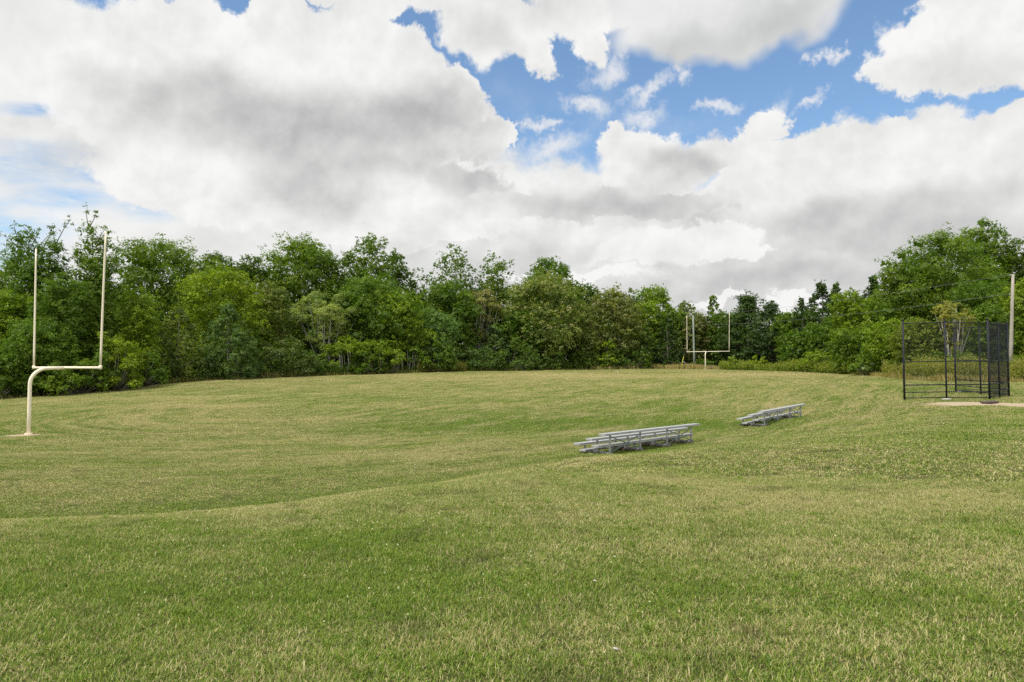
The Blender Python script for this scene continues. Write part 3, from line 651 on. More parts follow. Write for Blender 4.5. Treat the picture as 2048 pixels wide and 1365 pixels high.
T2, B2, p2 = pole(1389, 738, 119.5, 1386, 631, M['poleg'], 'far greenish-grey utility pole standing behind the distant goal post', .20, .13)
def cable(name, A, B, sag, r, label):
    b = MB(); P = []
    for t in np.linspace(0, 1, 28): P.append(A + (B - A) * t + np.array((0, 0, -sag * 4 * t * (1 - t))))
    b.tube(P, r, 5); o = b.build(name, M['wire'], None, True); tag(o, label, 'cable', 'overhead cables'); return o
la = B1 + (T1 - B1) * .985 + (-.25, 0, .1); lb = B2 + (T2 - B2) * .985 + (-.2, 0, .1)
cable('overhead_cable', la, lb, .5, .013, 'upper overhead cable running from pole to pole in front of the trees')
la = B1 + (T1 - B1) * .80 + (-.25, 0, .1); lb = B2 + (T2 - B2) * .80 + (-.2, 0, .1)
cable('overhead_cable', la, lb, .6, .013, 'lower overhead cable running from pole to pole in front of the trees')
b = MB(); e0 = np.array(at(1361, 737, 118)); e0[2] = gz(e0[0], e0[1]); e1 = B2 + (T2 - B2) * .9
b.prism(e0, e1, .016, n=5); root = empty('guy_wire', tuple(e0)); tag(root, 'guy wire with a bright yellow guard slanting up to the far utility pole', 'guy wire')
b.v = [tuple(np.array(v) - e0) for v in b.v]; b.build('wire', M['wire'], root)
b = MB(); dv = (e1 - e0) / np.linalg.norm(e1 - e0); b.prism(dv * .1, dv * 2.3, .055, n=8); b.build('guard', M['yellow'], root, True)
# ------------------------------------------------------------------ foliage
def edgeD(px): return float(np.interp(px, [e[0] for e in EDGE], [e[1] for e in EDGE]))
def leaves(C, Dn, size, rs, var, tip=None, asp=.62, up=.3, rnd=.55):
    """leaf-sized faces at points C; Dn outward directions; returns quad vertices and per-vertex attributes"""
    n = len(C); N = Dn * 1.0 + rs.randn(n, 3) * rnd + (0, 0, up); N /= np.linalg.norm(N, axis=1)[:, None]
    T = rs.randn(n, 3); T -= N * (T * N).sum(1)[:, None]; T /= np.linalg.norm(T, axis=1)[:, None]; B = np.cross(N, T)
    s = (size * (.65 + .7 * rs.rand(n)))[:, None]; a = T * s * .5; b = B * s * .5 * asp; fold = N * s * .10
    V = np.stack([C - a, C + b * 1.0 - a * .15 + fold, C + a, C - b * 1.0 - a * .15 + fold], 1).reshape(-1, 3)
    v = np.repeat(np.clip(var + .11 * rs.randn(n), 0, 1), 4)
    t = np.repeat(np.zeros(n) if tip is None else tip, 4)
    return V, v, t
def sprays(cl, nleaf, leaf, rs, spread=.30, tipamt=0.0, per=9, upb=.8, thin=1.0, shell=(.78, 1.06)):
    """cl: rows of (x, y, z, radius, flattening). Leaves hang in small sprays over the surface of every clump"""
    cl = np.asarray(cl, float); ns = max(8, int(nleaf / per)); w = cl[:, 3] ** 1.8; w /= w.sum()
    k = rs.choice(len(cl), ns, p=w); d = rs.randn(ns, 3); d /= np.linalg.norm(d, axis=1)[:, None]
    fl = rs.rand(ns) < upb; d[:, 2] = np.where(fl, np.abs(d[:, 2]), d[:, 2])
    r = cl[k, 3] * (shell[0] + (shell[1] - shell[0]) * rs.rand(ns) ** .6)
    P = cl[k, :3] + d * r[:, None] * np.stack([np.ones(ns), np.ones(ns), cl[k, 4]], -1)
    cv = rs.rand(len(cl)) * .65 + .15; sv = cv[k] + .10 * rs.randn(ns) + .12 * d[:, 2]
    stip = (rs.rand(ns) < tipamt * (.35 + .65 * (d[:, 2] > .1))) * (.35 + .5 * rs.rand(ns))
    i = np.repeat(np.arange(ns), per); off = rs.randn(len(i), 3) * spread * np.clip(cl[k[i], 3:4] / 1.3, .45, 1.25)
    off[:, 2] *= .7
    C = P[i] + off; D = d[i] + off * .8
    return leaves(C, D, leaf, rs, sv[i], stip[i] if tipamt else None)
def crown_clumps(kind, H, Wd, rs, lo):
    """clump centres of a crown of height H and half width Wd above the ground; lo is where it begins"""
    cl = []
    def lobe(cx, cy, cz, ax, az, n, rmin, rmax, fz=.8, bot=1.0, sq=2.4):
        """clumps spread over the surface of a rounded lobe"""
        ph = rs.rand(4) * 6.283; o = rs.rand()
        for i in range(n):
            z = 1 - 2 * (i + .5) / n; a = 2.39996 * i + o * 6.283 + rs.randn() * .15; z += rs.randn() * .04; z = max(-1, min(1, z))
            if z < 0: z *= bot
            rad = max(0, 1 - abs(z) ** sq) ** (1 / sq)
            k = 1 + .13 * math.sin(2 * a + ph[0] + 2 * z) + .10 * math.sin(3 * a + ph[1] - 4 * z) + .05 * rs.randn()
            r = (rmin + (rmax - rmin) * rs.rand()) * ax
            q_ = (ax * k - r * .72) * rad
            cl.append((cx + q_ * math.cos(a), cy + q_ * math.sin(a), cz + (az * (.94 + .06 * k) - r * .70 * fz) * z, r, fz * (.85 + .3 * rs.rand())))
        for i in range(n // 3): cl.append((cx + rs.randn() * ax * .30, cy + rs.randn() * ax * .30, cz + (rs.rand() * 2 - 1) * az * .74, ax * (rmax + .04), fz))
    if kind in ('oak', 'olive', 'bright'):
        zc = (lo + H) / 2
        asp = (H - lo) / (2 * Wd)
        n = int(52 + 24 * min(2.4, asp))
        lobe(0, 0, zc, Wd, (H - lo) / 2, n, .20, .33, .78, 1.0, 2.5 if asp > 1.2 else 2.2)
    elif kind == 'poplar':
        m = 6; a0 = rs.rand() * 6.28
        lobe(0, 0, lo + (H - lo) * .52, Wd * .60, (H - lo) * .48, 36, .28, .42, .9)
        for j in range(m):
            a = a0 + j * 6.283 / m; th = .70 + .26 * rs.rand()
            ztop = lo + (H - lo) * th; hz = (H - lo) * (.22 + .12 * rs.rand())
            lobe(.60 * Wd * math.cos(a), .60 * Wd * math.sin(a), ztop - hz, Wd * .42, hz, 17, .32, .48, .9)
            lobe(.62 * Wd * math.cos(a + .5), .62 * Wd * math.sin(a + .5), lo + (H - lo) * .22, Wd * .42, (H - lo) * .2, 12, .34, .5, .9)
    elif kind == 'cedar':
        for i in range(85):
            t = ((i + rs.rand()) / 85) ** 1.15; a = rs.rand() * 6.283; env = (1 - t ** 2.3) ** .8 * (.80 + .20 * min(1, t * 5))
            rr = Wd * env * (.35 + .62 * rs.rand() ** .5)
            cl.append((rr * math.cos(a), rr * math.sin(a), lo + (H - lo) * t * .95, Wd * (.23 - .10 * t), 1.2))
    elif kind == 'pine':
        for i in range(100):
            t = (i + rs.rand()) / 100; a = rs.rand() * 6.283; env = (.35 + .9 * math.sin(math.pi * min(1, (t + .12)) ** .8)) * (1 - t ** 4)
            rr = Wd * min(env, 1) * (.35 + .65 * rs.rand() ** .5); z = lo + (H - lo) * (t * .94)
            cl.append((rr * math.cos(a), rr * math.sin(a), z, Wd * (.20 + .12 * rs.rand()), .45))
    elif kind == 'mound':
        for i in range(46):
            a = rs.rand() * 6.283; t = rs.rand(); rr = Wd * (.25 + .7 * rs.rand() ** .5); top = H * (1 - .75 * (rr / Wd) ** 2.6)
            cl.append((rr * math.cos(a), rr * math.sin(a), max(.25, top * (.12 + .78 * t)), min(Wd, H) * (.16 + .09 * rs.rand()), .75))
    elif kind == 'sumac':
        for i in range(46):
            a = rs.rand() * 6.283; rr = Wd * rs.rand() ** .5; top = H * (1 - .30 * (rr / Wd) ** 2.2)
            cl.append((rr * math.cos(a), rr * math.sin(a), top - H * (.05 + .42 * rs.rand() ** 1.3), Wd * (.17 + .07 * rs.rand()), .6))
    elif kind == 'fan':
        for i in range(80):
            a = rs.rand() * 6.283; t = rs.rand() ** .8; f = rs.rand() ** .6; rr = Wd * (.12 + .80 * f) * (.35 + .70 * t)
            cl.append((rr * math.cos(a), rr * math.sin(a), lo + (H - lo) * (.22 + .72 * t) * (1 - .34 * (rr / Wd) ** 2.2), Wd * (.12 + .07 * rs.rand()), .8))
    elif kind == 'ragged':
        for tx, th, tw, n in ((-.34, 1.0, .50, 34), (.34, .93, .50, 34), (.02, .80, .66, 32), (-.25, .5, .78, 22), (.35, .45, .66, 22)):
            hz = (H - lo) * th * .5; lobe(tx * Wd, rs.randn() * .2 * Wd, lo + hz, Wd * tw, hz, int(n * 1.5), .30, .46, .95)
    return cl
NT = [0]
def tree(name, px, top, hw, D, kind, color, label, group=None, lo=.06, leafk=1.0, dens=1.0, tip=0.0, bark='bark', cat='tree', base=None, twigs=0, stems=1, alpha=1.0):
    NT[0] += 1; rs = np.random.RandomState(NT[0] * 7 + 11)
    D += float(np.interp(px, [0, 300, 450, 650, 850, 1000, 1100, 1200, 1300, 1370, 1405, 1590, 1640, 1700], [3, 6, 8.5, 7, 7.5, 9.5, 10, 9, 11, 5, 0, 0, 5, 0]))
    x, y, zt = at(px, top, D); z0 = gz(x, y); H = zt - z0; Wd = hw / F * D
    root = empty(name, (x, y, z0)); tag(root, label, cat, group)
    lo_ = lo * H; cl = crown_clumps(kind, H * .985, Wd, rs, lo_)
    cl = [c for c in cl if c[2] + c[3] < H * 1.05]
    s = max(.13, .0025 * D) * leafk
    area = 2 * Wd * (H - lo_)
    n = int(np.clip(dens * 3.0 * area / (.31 * s * s), 1500, 38000))
    V, v, t = sprays(cl, n, s, rs, spread=.17 if kind not in ('cedar',) else .2, tipamt=tip, per=8)
    # inner foliage keeps the light from passing straight through
    ca = np.asarray(cl); nc = int((20 if kind in ('oak', 'olive', 'bright', 'ragged', 'poplar') else 12 if kind != 'fan' else 0) * min(1, dens) ** 2.2)
    if nc:
        i = np.repeat(np.arange(len(ca)), nc); dd = rs.randn(len(i), 3); dd /= np.linalg.norm(dd, axis=1)[:, None]
        Pc = ca[i, :3] + dd * (ca[i, 3:4] * (.25 + .42 * rs.rand(len(i), 1))) * np.stack([np.ones(len(i)), np.ones(len(i)), ca[i, 4]], -1)
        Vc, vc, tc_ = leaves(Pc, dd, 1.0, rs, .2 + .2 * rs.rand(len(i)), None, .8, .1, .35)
        sz = np.repeat(np.minimum(ca[i, 3] * .42, .55 + .002 * D), 4)[:, None]; ctr = np.repeat(Pc, 4, 0); Vc = ctr + (Vc - ctr) * sz
        V = np.concatenate([V, Vc]); v = np.concatenate([v, vc]); t = np.concatenate([t, tc_])
    # loose twigs break the outline
    top_ = [c for c in cl if c[2] > H * .35]
    if top_:
        tw = [(c[0] * 1.05 + rs.randn() * c[3] * .6, c[1] * 1.05 + rs.randn() * c[3] * .6, c[2] + c[3] * (.55 + .5 * rs.rand()), c[3] * .45, 1.1) for c in top_ for _ in range(2) if rs.rand() < .6]
        if tw:
            V2, v2, t2 = sprays(tw, int(n * .10), s * .92, rs, spread=.22, tipamt=tip, per=5, shell=(.1, 1))
            V = np.concatenate([V, V2]); v = np.concatenate([v, v2]); t = np.concatenate([t, t2])
    b = MB(); r0 = max(.07, H * .017) if kind not in ('mound', 'sumac', 'fan') else (.085 if kind == 'fan' else .05)
    order = sorted(cl, key=lambda c: c[2])
    if kind in ('oak', 'olive', 'bright', 'poplar', 'ragged', 'pine', 'cedar'):
        lean = rs.randn(2) * .015 * H; hh = H * {'pine': .93, 'cedar': .85, 'poplar': .76}.get(kind, .62)
        b.tube([(0, 0, -.4), (lean[0] * .3, lean[1] * .3, hh * .35), (lean[0], lean[1], hh * .7), (lean[0] * 1.2, lean[1] * 1.1, hh)], [r0 * 1.15, r0 * .8, r0 * .5, r0 * .15], 9)
        for c in order[::2 if kind != 'pine' else 1][:34]:
            zb = max(.1 * H, c[2] - math.hypot(c[0], c[1]) * (.9 if kind != 'pine' else .25)); zb = min(zb, hh * .95); f = zb / hh
            p0 = np.array((lean[0] * f, lean[1] * f, zb)); p2 = np.array(c[:3]); pm = (p0 + p2) / 2 + rs.randn(3) * .05 * Wd
            b.tube([p0, pm, p2], [r0 * .33 * (1 - .6 * f), r0 * .2, r0 * .06], 5)
    else:
        for c in order[::2]:
            a = rs.rand() * 6.28; k = .25 if kind == 'sumac' else .07
            p0 = np.array((c[0] * k if kind != 'sumac' else c[0] * .8, c[1] * k if kind != 'sumac' else c[1] * .8, -.1)); p2 = np.array(c[:3])
            pm = p0 * .55 + p2 * .45 + (rs.randn() * .1, rs.randn() * .1, 0)
            b.tube([p0, pm, p2], [r0, r0 * .75, r0 * .3], 5)
    tg = []
    for k in range(twigs):      # bare or thinly leaved twigs standing out of the top
        c = order[-1 - rs.randint(0, 14)]; p0 = np.array(c[:3]); d = np.array((rs.randn() * .7, rs.randn() * .7, .9 + rs.rand())); L_ = Wd * (.28 + .3 * rs.rand())
        d /= np.linalg.norm(d); p1 = p0 + d * L_; p2 = p1 + (d + (rs.randn() * .3, 0, -.25)) * L_ * .7; b.tube([p0, p1, p2], [.05, .035, .015], 4)
        for q_ in range(7):
            m_ = p1 + (p2 - p1) * (q_ / 6) + rs.randn(3) * .16; tg.append((*m_, .20 + .12 * rs.rand(), .8))
    if tg:
        V2, v2, t2 = sprays(tg, 26 * len(tg) // 2, s * .9, rs, spread=.15, per=4, shell=(.1, 1)); V = np.concatenate([V, V2]); v = np.concatenate([v, v2]); t = np.concatenate([t, t2])
    tn = 'trunk' if kind not in ('mound', 'sumac', 'fan') else 'stems'
    b.build(tn, M[bark], root, True)
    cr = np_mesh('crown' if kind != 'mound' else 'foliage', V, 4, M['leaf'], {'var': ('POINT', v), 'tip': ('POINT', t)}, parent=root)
    cr.color = (*[min(.9, c_ * 1.22) for c_ in color], alpha)
    return root
MID = (.092, .160, .020); BRI = (.135, .215, .020); YEL = (.150, .225, .020); DRK = (.070, .125, .022); DK2 = (.045, .088, .024); OLV = (.115, .165, .042); PAL = (.20, .225, .070); DEEP = (.080, .148, .020); BRN = (.20, .155, .075); SEA = (.082, .145, .050)
GL, GM, GR = 'trees of the left wood edge', 'trees of the wood behind the field', 'trees of the right wood edge'
# ---- left
tree('tree', -60, 520, 70, 72, 'oak', MID, 'green tree half out of the frame at the extreme left edge', GL)
tree('tree', 12, 498, 56, 74, 'poplar', BRI, 'leafy tree with sky showing through, left of the two vine-covered towers', GL, dens=.62)
tree('vine_covered_tree', 82, 452, 78, 66, 'ragged', DEEP, 'tall vine-covered tree with ragged bare-twigged top, right behind the left upright', GL, twigs=11)
tree('vine_covered_tree', 188, 440, 62, 64.5, 'ragged', MID, 'tall narrow vine-covered tree rising behind the right upright of the near goal', GL, twigs=7)
tree('tree', 132, 545, 48, 61.5, 'oak', DEEP, 'rounded mass of vines between the two uprights of the near goal', GL, dens=1.2)
tree('tree', 10, 578, 62, 63, 'bright', BRI, 'lower bright green tree at the left frame edge, left of the near goal post', GL)
tree('tree', 75, 640, 66, 59.5, 'oak', DEEP, 'low dark leafy tree right above the bend of the near goal post', GL, lo=.0)
tree('tree', 160, 668, 66, 59.5, 'mound', MID, 'low leafy bush under the crossbar of the near goal', GL, cat='bush')
tree('tree', -10, 690, 50, 58.5, 'mound', DRK, 'dark bush at the left frame edge beside the grass', GL, cat='bush')
tree('tree', 232, 648, 52, 60.5, 'mound', YEL, 'yellow-green bush with layered sprays just right of the near goal', GL, cat='bush', lo=.0)
tree('tree', 282, 575, 40, 66, 'poplar', BRI, 'light green pointed sapling in front of the big rounded tree', GL)
tree('tree', 290, 690, 48, 64, 'mound', DEEP, 'dark green bush between the yellow-green bush and the olive cedar', GL, cat='bush')
tree('tree', 322, 476, 88, 84, 'oak', MID, 'big round-topped tree with sky gaps in its crown, right of the near goal', GL, dens=.85)
tree('tree', 428, 506, 52, 88, 'oak', DRK, 'dark round crown between the big round-topped tree and the bright yellow-green one', GL)
tree('tree', 438, 532, 82, 78, 'bright', YEL, 'bright yellow-green tree with layered boughs above the two cedars', GL, dens=.95)
tree('cedar', 356, 612, 54, 69, 'cedar', OLV, 'olive-green feathery cedar, left one of the pair in front of the bright tree', 'cedars in front of the left wood', lo=.0)
tree('cedar', 458, 607, 62, 72, 'cedar', SEA, 'dark green feathery cedar, right one of the pair in front of the bright tree', 'cedars in front of the left wood', lo=.0)
tree('tree', 500, 510, 42, 93, 'oak', DRK, 'dark tree top showing just right of the bright yellow-green tree', GM)
tree('tree', 540, 562, 42, 84, 'olive', OLV, 'dull olive tree left of the pale fan-shaped tree', GM, tip=.25)
tree('tree', 520, 655, 40, 82, 'bright', BRI, 'small bright green tree just right of the dark cedar', GM, lo=0)
# ---- centre
tree('tree', 604, 475, 78, 96, 'oak', MID, 'large full tree left of the tallest crown of the middle wood', GM)
tree('tree', 668, 520, 50, 100, 'poplar', MID, 'green crown in the dip between the two tallest middle trees', GM)
tree('tree', 732, 462, 60, 102, 'poplar', MID, 'tallest many-lobed tree near the middle of the left half of the wood', GM, dens=.95)
tree('tree', 792, 508, 34, 108, 'oak', DRK, 'small dark crown leaning on the right side of the tallest tree', GM)
tree('tree', 835, 528, 34, 110, 'poplar', DEEP, 'thin-topped tree in the low gap left of the open-crowned poplar', GM, dens=.6)
tree('tree', 740, 555, 92, 94, 'oak', DEEP, 'broad deep green tree behind the pale fan-shaped tree and below the tallest one', GM)
tree('pale_tree', 652, 566, 72, 90, 'fan', (.195, .27, .10), 'pale yellowish tree with white stems spreading like a fan', None, dens=1.0, bark='palebark', tip=.08, leafk=.8)
tree('tree', 792, 580, 56, 93, 'bright', BRI, 'bright green domed tree directly right of the pale fan-shaped tree', GM)
tree('tree', 905, 480, 48, 110, 'poplar', MID, 'tall open-crowned poplar with sky showing between its boughs', GM, dens=.6, lo=.2)
tree('tree', 900, 560, 56, 104, 'oak', DEEP, 'dark green tree below the open-crowned poplar', GM)
tree('tree', 982, 500, 52, 112, 'poplar', MID, 'spreading poplar just right of the open-crowned one', GM, dens=.75, lo=.15)
tree('tree', 862, 618, 56, 97, 'bright', (.11, .19, .06), 'light green glossy tree between the bright domed tree and the browning one', GM)
tree('browning_tree', 955, 562, 52, 106, 'fan', (.16, .18, .06), 'half-dead tree with reddish brown leaves and bare pale stems', None, dens=.9, tip=.28, bark='palebark', alpha=.5, leafk=.8)
tree('tree', 1098, 515, 58, 121, 'oak', DEEP, 'dark green crown standing above the wide olive tree with pale tips', GM)
tree('tree', 1088, 552, 86, 108, 'olive', OLV, 'wide olive-green tree with pale flowering tips in the middle of the wood', GM, tip=.28, lo=.03)
tree('tree', 1040, 620, 44, 105, 'bright', DEEP, 'fresh green tree between the browning tree and the wide olive tree', GM)
tree('tree', 1172, 566, 38, 127, 'oak', DRK, 'dark tree top between the wide olive tree and the narrower olive-brown one', GM)
tree('tree', 1226, 580, 58, 114, 'olive', (.112, .145, .042), 'olive-brown rounded tree, right neighbour of the wide olive tree', GM, tip=.24, lo=.02)
tree('tree', 1165, 655, 36, 110, 'olive', OLV, 'small olive bush-like tree at the foot between the two olive trees', GM, tip=.2, lo=0)
tree('tree', 1262, 573, 24, 125, 'poplar', MID, 'slim green top just right of the olive-brown rounded tree', GM)
tree('tree', 1304, 571, 44, 127, 'oak', BRI, 'green rounded crown standing above the wood left of the far goal', GM)
tree('tree', 1286, 606, 32, 120, 'bright', BRI, 'lighter green tree squeezed against the right of the olive-brown tree', GM)
tree('cedar', 1292, 650, 26, 112, 'cedar', DRK, 'dark cedar left of its twin at the wood edge, left of the far goal', 'cedars left of the far goal', lo=0)
tree('cedar', 1335, 628, 30, 115, 'cedar', DK2, 'taller dark cedar nearest to the left upright of the far goal', 'cedars left of the far goal', lo=0)
tree('tree', 1345, 612, 34, 124, 'oak', MID, 'green tree right behind the taller dark cedar', GM)
tree('tree', 1372, 602, 26, 130, 'olive', OLV, 'dull olive crown directly above the left upright of the far goal', GM, tip=.3)
tree('tree', 1426, 584, 26, 134, 'cedar', MID, 'pointed green tree top sticking up above the middle of the far goal', GM)
tree('tree', 1394, 628, 38, 126, 'olive', (.09, .115, .035), 'dark olive tree behind the left half of the far goal', GM, tip=.2)
tree('tree', 1442, 622, 34, 126, 'oak', DEEP, 'green tree behind the right half of the far goal', GM)
tree('pine', 1496, 588, 54, 121, 'pine', DK2, 'broad dark pine just right of the far goal', 'pines right of the far goal', lo=.12, dens=1.1)
tree('pine', 1540, 602, 48, 116, 'pine', (.045, .085, .034), 'second dark pine sloping down at the right of the broad one', 'pines right of the far goal', lo=.1, dens=1.1)
# ---- right
tree('tree', 1585, 622, 40, 112, 'oak', MID, 'mid green tree in the low part of the skyline left of the tall thin pines', GR)
tree('tree', 1600, 660, 42, 104, 'oak', DEEP, 'dark green tree low in the dip of the skyline', GR, lo=.0)
tree('pine', 1602, 592, 18, 108, 'pine', DK2, 'thin little pine, leftmost of the tall pines against the sky', 'tall pines against the sky', lo=.45, dens=.8)
tree('pine', 1641, 560, 30, 104, 'pine', DK2, 'tall pine with dark flat boughs, middle one against the sky', 'tall pines against the sky', lo=.42, dens=.9)
tree('pine', 1672, 562, 24, 106, 'pine', DRK, 'tall pine close against the poplar with a bare trunk', 'tall pines against the sky', lo=.42, dens=.9)
tree('tree', 1700, 572, 42, 94, 'poplar', BRI, 'bright green poplar with a bare grey trunk showing below', GR, lo=.2, bark='palebark')
tree('pine', 1746, 545, 24, 98, 'pine', DK2, 'tall dark pine just left of the great oak', 'tall pines against the sky', lo=.4, dens=1.1)
tree('tree', 1762, 582, 38, 88, 'bright', BRI, 'light green tree at the left foot of the great oak', GR)
tree('tree', 1655, 640, 46, 97, 'oak', DEEP, 'dark green tree under the tall pines', GR, lo=0)
tree('tree', 1640, 690, 42, 90, 'mound', BRI, 'bright bush above the weed bank right of the far goal', GR, cat='bush')
tree('tree', 1712, 655, 52, 84, 'oak', MID, 'broad green tree between the poplar trunk and the flowering bush', GR, lo=0)
tree('flowering_bush', 1742, 695, 44, 76, 'mound', DEEP, 'dark bush dotted with white flower clusters left of the backstop', None, cat='bush', tip=.10, alpha=0.0)
tree('tree', 1870, 466, 96, 80, 'oak', MID, 'great broad oak, biggest crown of the right wood', GR, dens=1.15)
tree('tree', 1808, 520, 50, 82, 'oak', MID, 'left shoulder crown beside the great oak', GR)
tree('tree', 1966, 438, 46, 84, 'oak', MID, 'tallest crown on the right, standing behind the great oak', GR, dens=.95, lo=.3)
tree('tree', 2042, 474, 46, 84, 'oak', (.085, .14, .03), 'tall tree cut by the right frame edge behind the power pole', GR)
NT[0] += 1
tree('tree', 1955, 560, 60, 74, 'oak', DEEP, 'dark green tree between the great oak and the utility pole', GR)
tree('tree', 2052, 560, 44, 66.5, 'bright', YEL, 'bright yellow-green tree right of the near utility pole', GR, dens=1.1)
tree('tree', 1975, 612, 52, 67, 'oak', MID, 'green tree behind the right part of the backstop', GR, lo=0)
tree('tree', 1780, 640, 48, 74, 'oak', BRI, 'yellowish green tree just left of the tall backstop post', GR, lo=0)
tree('pale_tree', 1903, 586, 40, 64, 'fan', (.20, .22, .06), 'small pale yellow-green tree with forked grey stems above the backstop', None, dens=.75, bark='palebark', tip=.15)
tree('tree', 1838, 638, 50, 66, 'bright', (.12, .165, .03), 'arching yellow-green tree seen through the left backstop bays', GR, lo=.05)
tree('tree', 1905, 690, 56, 64, 'mound', DEEP, 'dark green bush seen through the middle of the backstop', GR, cat='bush')
tree('tree', 1850, 690, 50, 66, 'mound', DRK, 'dark bush seen through the left backstop bays', GR, cat='bush')
tree('tree', 2035, 680, 44, 61, 'mound', MID, 'leafy bush at the foot of the near utility pole', GR, cat='bush')
tree('tree', 1568, 628, 34, 122, 'oak', MID, 'small round crown between the sloping pine and the low dip of the skyline', GR)
tree('tree', 1625, 612, 34, 112, 'oak', DEEP, 'deep green crown filling the space below the leftmost tall pines', GR)
tree('tree', 1680, 600, 36, 108, 'oak', MID, 'leafy crown standing behind the poplar with the bare trunk', GR)
tree('tree', 1728, 590, 36, 100, 'oak', DEEP, 'deep green crown between the bare-trunked poplar and the great oak', GR)
tree('tree', 1470, 625, 34, 130, 'oak', MID, 'leafy crown between the far goal and the broad dark pine', GR)
# ---- shrubs along the edge
GS = 'shrubs along the foot of the wood'
tree('shrub', 505, 690, 46, 76, 'mound', DEEP, 'dark shrub touching the right foot of the dark cedar', GS, cat='shrub')
tree('shrub', 572, 668, 62, 80, 'mound', (.075, .120, .036), 'feathery dull green shrub, large, left of the bright sumac thicket', GS, cat='shrub')
tree('shrub', 625, 690, 44, 84, 'mound', DEEP, 'dark green shrub in front of the pale fan-shaped tree', GS, cat='shrub')
tree('shrub', 732, 700, 40, 86, 'mound', DEEP, 'small dark shrub half hiding the sumac stems', GS, cat='shrub')
tree('sumac', 690, 674, 48, 87, 'sumac', BRI, 'bright green sumac on thin bare stems, left one of the thicket', GS, cat='shrub', bark='palebark')
tree('sumac', 762, 677, 48, 88, 'sumac', BRI, 'bright green sumac on thin bare stems, middle one of the thicket', GS, cat='shrub', bark='bark')
tree('sumac', 818, 690, 36, 91, 'sumac', MID, 'bright green sumac on thin bare stems, right end of the thicket', GS, cat='shrub', bark='palebark')
tree('shrub', 868, 668, 44, 92, 'mound', DEEP, 'dark glossy shrub under the light green glossy tree', GS, cat='shrub')
tree('cedar', 990, 645, 38, 103, 'cedar', SEA, 'bluish dark cedar standing behind the long low mounded shrubs', None, lo=0)
tree('shrub', 945, 684, 52, 98, 'mound', (.062, .115, .026), 'low mounded shrub, left one of three below the browning tree', GS, cat='shrub')
tree('shrub', 1022, 674, 52, 100, 'mound', (.070, .125, .026), 'low mounded shrub, middle one of three below the bluish cedar', GS, cat='shrub')
tree('shrub', 1088, 688, 46, 103, 'mound', (.075, .130, .026), 'low mounded shrub, right one of three below the wide olive tree', GS, cat='shrub')
tree('shrub', 1162, 702, 34, 108, 'mound', DRK, 'dark shrub at the grass edge below the small olive bush-like tree', GS, cat='shrub')
tree('shrub', 1208, 672, 30, 110, 'mound', BRI, 'fresh green tall shrub in front of the olive-brown tree', GS, cat='shrub')
tree('shrub', 1262, 690, 36, 110, 'mound', DRK, 'dark shrub below the dark cedars left of the far goal', GS, cat='shrub')
tree('shrub', 1464, 712, 12, 112, 'mound', YEL, 'small bright yellow-green shrub just right of the far goal', GS, cat='shrub')
tree('shrub', 1405, 716, 22, 121, 'mound', DEEP, 'low shrub behind the foot of the far goal', GS, cat='shrub')
tree('shrub', 1512, 706, 20, 109, 'mound', YEL, 'bright leafy shrub rising out of the weed bank under the pines', GS, cat='shrub')
# ---- the inner wood behind the edge trees: one uncountable mass
SKY = [(-500, 540), (0, 570), (240, 560), (420, 545), (500, 560), (560, 545), (800, 550), (870, 575), (1000, 565), (1150, 590), (1300, 622), (1450, 640), (1560, 655), (1650, 650), (1760, 610), (1850, 540), (2048, 520), (2500, 500)]
rs = np.random.RandomState(77); cl = []
for px in np.arange(-450, 2500, 16.0):
    for row in range(4):
        p = px + rs.randn() * 8; D = float(np.interp(p, [0, 300, 450, 650, 850, 1000, 1200, 1450, 1560, 1650, 1760, 1850, 2048], [78, 94, 102, 110, 119, 125, 134, 142, 124, 115, 104, 94, 92])) + 6 * row; ty = np.interp(p, [a[0] for a in SKY], [a[1] for a in SKY]) + 14 + rs.rand() * 30
        x, y, zt = at(p, ty, D); z0 = gz(x, y) if p > -100 else 0.3
        nk = 7
        for j in range(nk):
            zz = z0 + (zt - z0) * (j + rs.rand()) / nk; cl.append((x + rs.randn() * .8, y + rs.randn() * 1.6, zz, 1.5 + rs.rand() * .9, .8))
V, v, t = sprays(cl, 260000, .27, rs, spread=.38, per=8)
ca = np.asarray(cl); i = np.repeat(np.arange(len(ca)), 16); dd = rs.randn(len(i), 3); dd /= np.linalg.norm(dd, axis=1)[:, None]
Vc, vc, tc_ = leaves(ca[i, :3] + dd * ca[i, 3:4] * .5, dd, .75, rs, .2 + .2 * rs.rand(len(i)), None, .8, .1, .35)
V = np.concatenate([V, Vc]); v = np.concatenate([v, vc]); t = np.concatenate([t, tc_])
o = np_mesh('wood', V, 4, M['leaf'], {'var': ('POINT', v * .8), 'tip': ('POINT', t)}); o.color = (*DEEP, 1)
tag(o, 'dense green inner wood filling the gaps behind the edge trees', 'wood', kind='stuff')
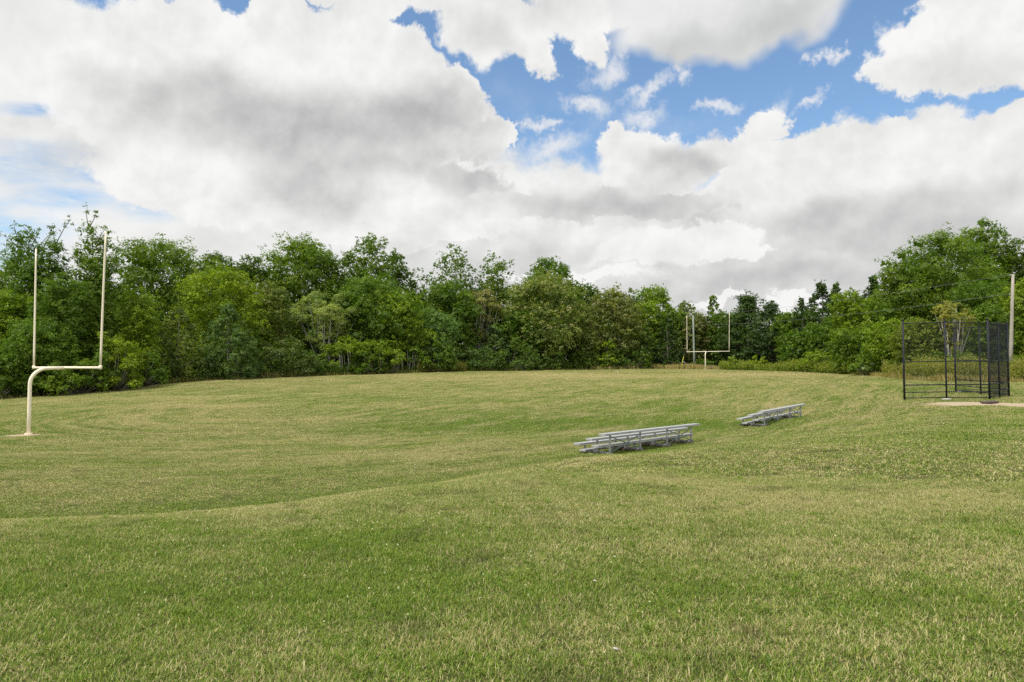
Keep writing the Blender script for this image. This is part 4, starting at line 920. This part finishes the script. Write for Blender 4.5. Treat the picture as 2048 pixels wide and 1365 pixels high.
# ---- undergrowth, tall weeds and dry grass along the edge
def strip(name, label, cat, p0, p1, off, n, h, leaf, color, tipamt=0.0, asp=.4, wid=1.2, seed=1, hvar=.6, leafy=True, vmul=1.0, ff=None):
    rs = np.random.RandomState(seed); px = p0 + (p1 - p0) * rs.rand(n)
    D0 = np.interp(px, [e[0] for e in EDGE], [e[1] for e in EDGE]) if ff is None else ff(px)
    D = D0 + off + rs.randn(n) * wid; x = (px - CX) / F * D; y = D; z = ground(x, y)
    hh = h * (1 - hvar + 2 * hvar * (.5 + .5 * np.sin(px * .045 + seed) * np.sin(px * .017 + 2 * seed)) * .8 + .25 * rs.randn(n)).clip(.25, 2)
    if leafy:
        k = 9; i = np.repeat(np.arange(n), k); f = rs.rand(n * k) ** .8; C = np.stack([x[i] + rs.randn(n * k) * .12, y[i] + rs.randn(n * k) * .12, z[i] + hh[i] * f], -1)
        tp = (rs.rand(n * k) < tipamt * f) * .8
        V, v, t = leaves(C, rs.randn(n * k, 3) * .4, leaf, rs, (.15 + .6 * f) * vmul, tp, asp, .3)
    else:
        a = rs.rand(n) * 6.28; ln = .25 * rs.randn(n); wv = leaf; dx, dy = np.cos(a) * wv, np.sin(a) * wv; tx, ty = x + ln * hh, y + .2 * rs.randn(n) * hh
        V = np.stack([np.stack([x - dx, y - dy, z - .05], -1), np.stack([x + dx, y + dy, z - .05], -1), np.stack([tx + dx * .35, ty + dy * .35, z + hh], -1), np.stack([tx - dx * .35, ty - dy * .35, z + hh], -1)], 1).reshape(-1, 3)
        v = np.repeat(rs.rand(n), 4); t = np.repeat((rs.rand(n) < tipamt) * .7, 4)
    o = np_mesh(name, V, 4, M['leaf'], {'var': ('POINT', v), 'tip': ('POINT', t)}); o.color = (*color, 1); tag(o, label, cat, kind='stuff'); return o
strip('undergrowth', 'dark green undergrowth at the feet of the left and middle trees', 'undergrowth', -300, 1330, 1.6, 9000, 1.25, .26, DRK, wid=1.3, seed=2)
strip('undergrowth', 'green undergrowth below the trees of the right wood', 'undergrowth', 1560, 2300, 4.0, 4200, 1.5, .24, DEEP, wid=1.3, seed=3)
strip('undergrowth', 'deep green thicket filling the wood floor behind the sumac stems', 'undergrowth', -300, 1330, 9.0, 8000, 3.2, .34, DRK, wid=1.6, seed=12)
strip('edge_grass', 'unmown green grass fringe along the foot of the trees', 'grass', -300, 1340, -.4, 15000, .38, .035, (.13, .15, .045), tipamt=.3, leafy=False, wid=.55, seed=4)
strip('edge_weeds', 'yellowish weeds with reddish stems at the foot of the middle trees', 'weeds', 835, 935, .2, 1200, 1.1, .17, (.15, .16, .035), tipamt=.2, wid=.8, seed=5)
strip('dry_grass', 'pale dry tall grass strip at the far end of the field', 'grass', 1180, 1452, .4, 9000, .62, .045, (.42, .36, .24), tipamt=.35, leafy=False, wid=.7, seed=6, hvar=.45)
strip('dry_grass', 'pale dry tall grass tufts at the foot of the feathery shrub', 'grass', 520, 600, -.1, 700, .8, .035, (.38, .33, .2), tipamt=.35, leafy=False, wid=.4, seed=7)
strip('tall_weeds', 'yellow-green weed bank right of the far goal', 'weeds', 1440, 1715, 1.5, 4600, 1.15, .26, (.155, .215, .03), tipamt=.1, wid=2.2, seed=8, hvar=.5)
strip('tall_weeds', 'goldenrod-like yellow-green and brown weeds behind the backstop', 'weeds', 1765, 2300, .6, 7000, 1.45, .15, (.165, .19, .035), tipamt=.3, wid=1.3, seed=9, hvar=.4)
strip('dry_grass', 'pale dry grass behind the right side of the backstop', 'grass', 1700, 2100, -1.4, 5200, .42, .03, (.36, .31, .17), tipamt=.4, leafy=False, wid=.5, seed=10)

rs = np.random.RandomState(8); V, v, t = leaves(CLOVER + rs.randn(len(CLOVER), 3) * .0025, rs.randn(len(CLOVER), 3), .010, rs, .5 * np.ones(len(CLOVER)), np.ones(len(CLOVER)), .9)
o = np_mesh('clover_flowers', V, 4, M['leaf'], {'var': ('POINT', v), 'tip': ('POINT', t)}); o.color = (.3, .35, .2, 0.0); tag(o, 'tiny white clover flowers dotted through the near grass', 'flowers', kind='stuff')
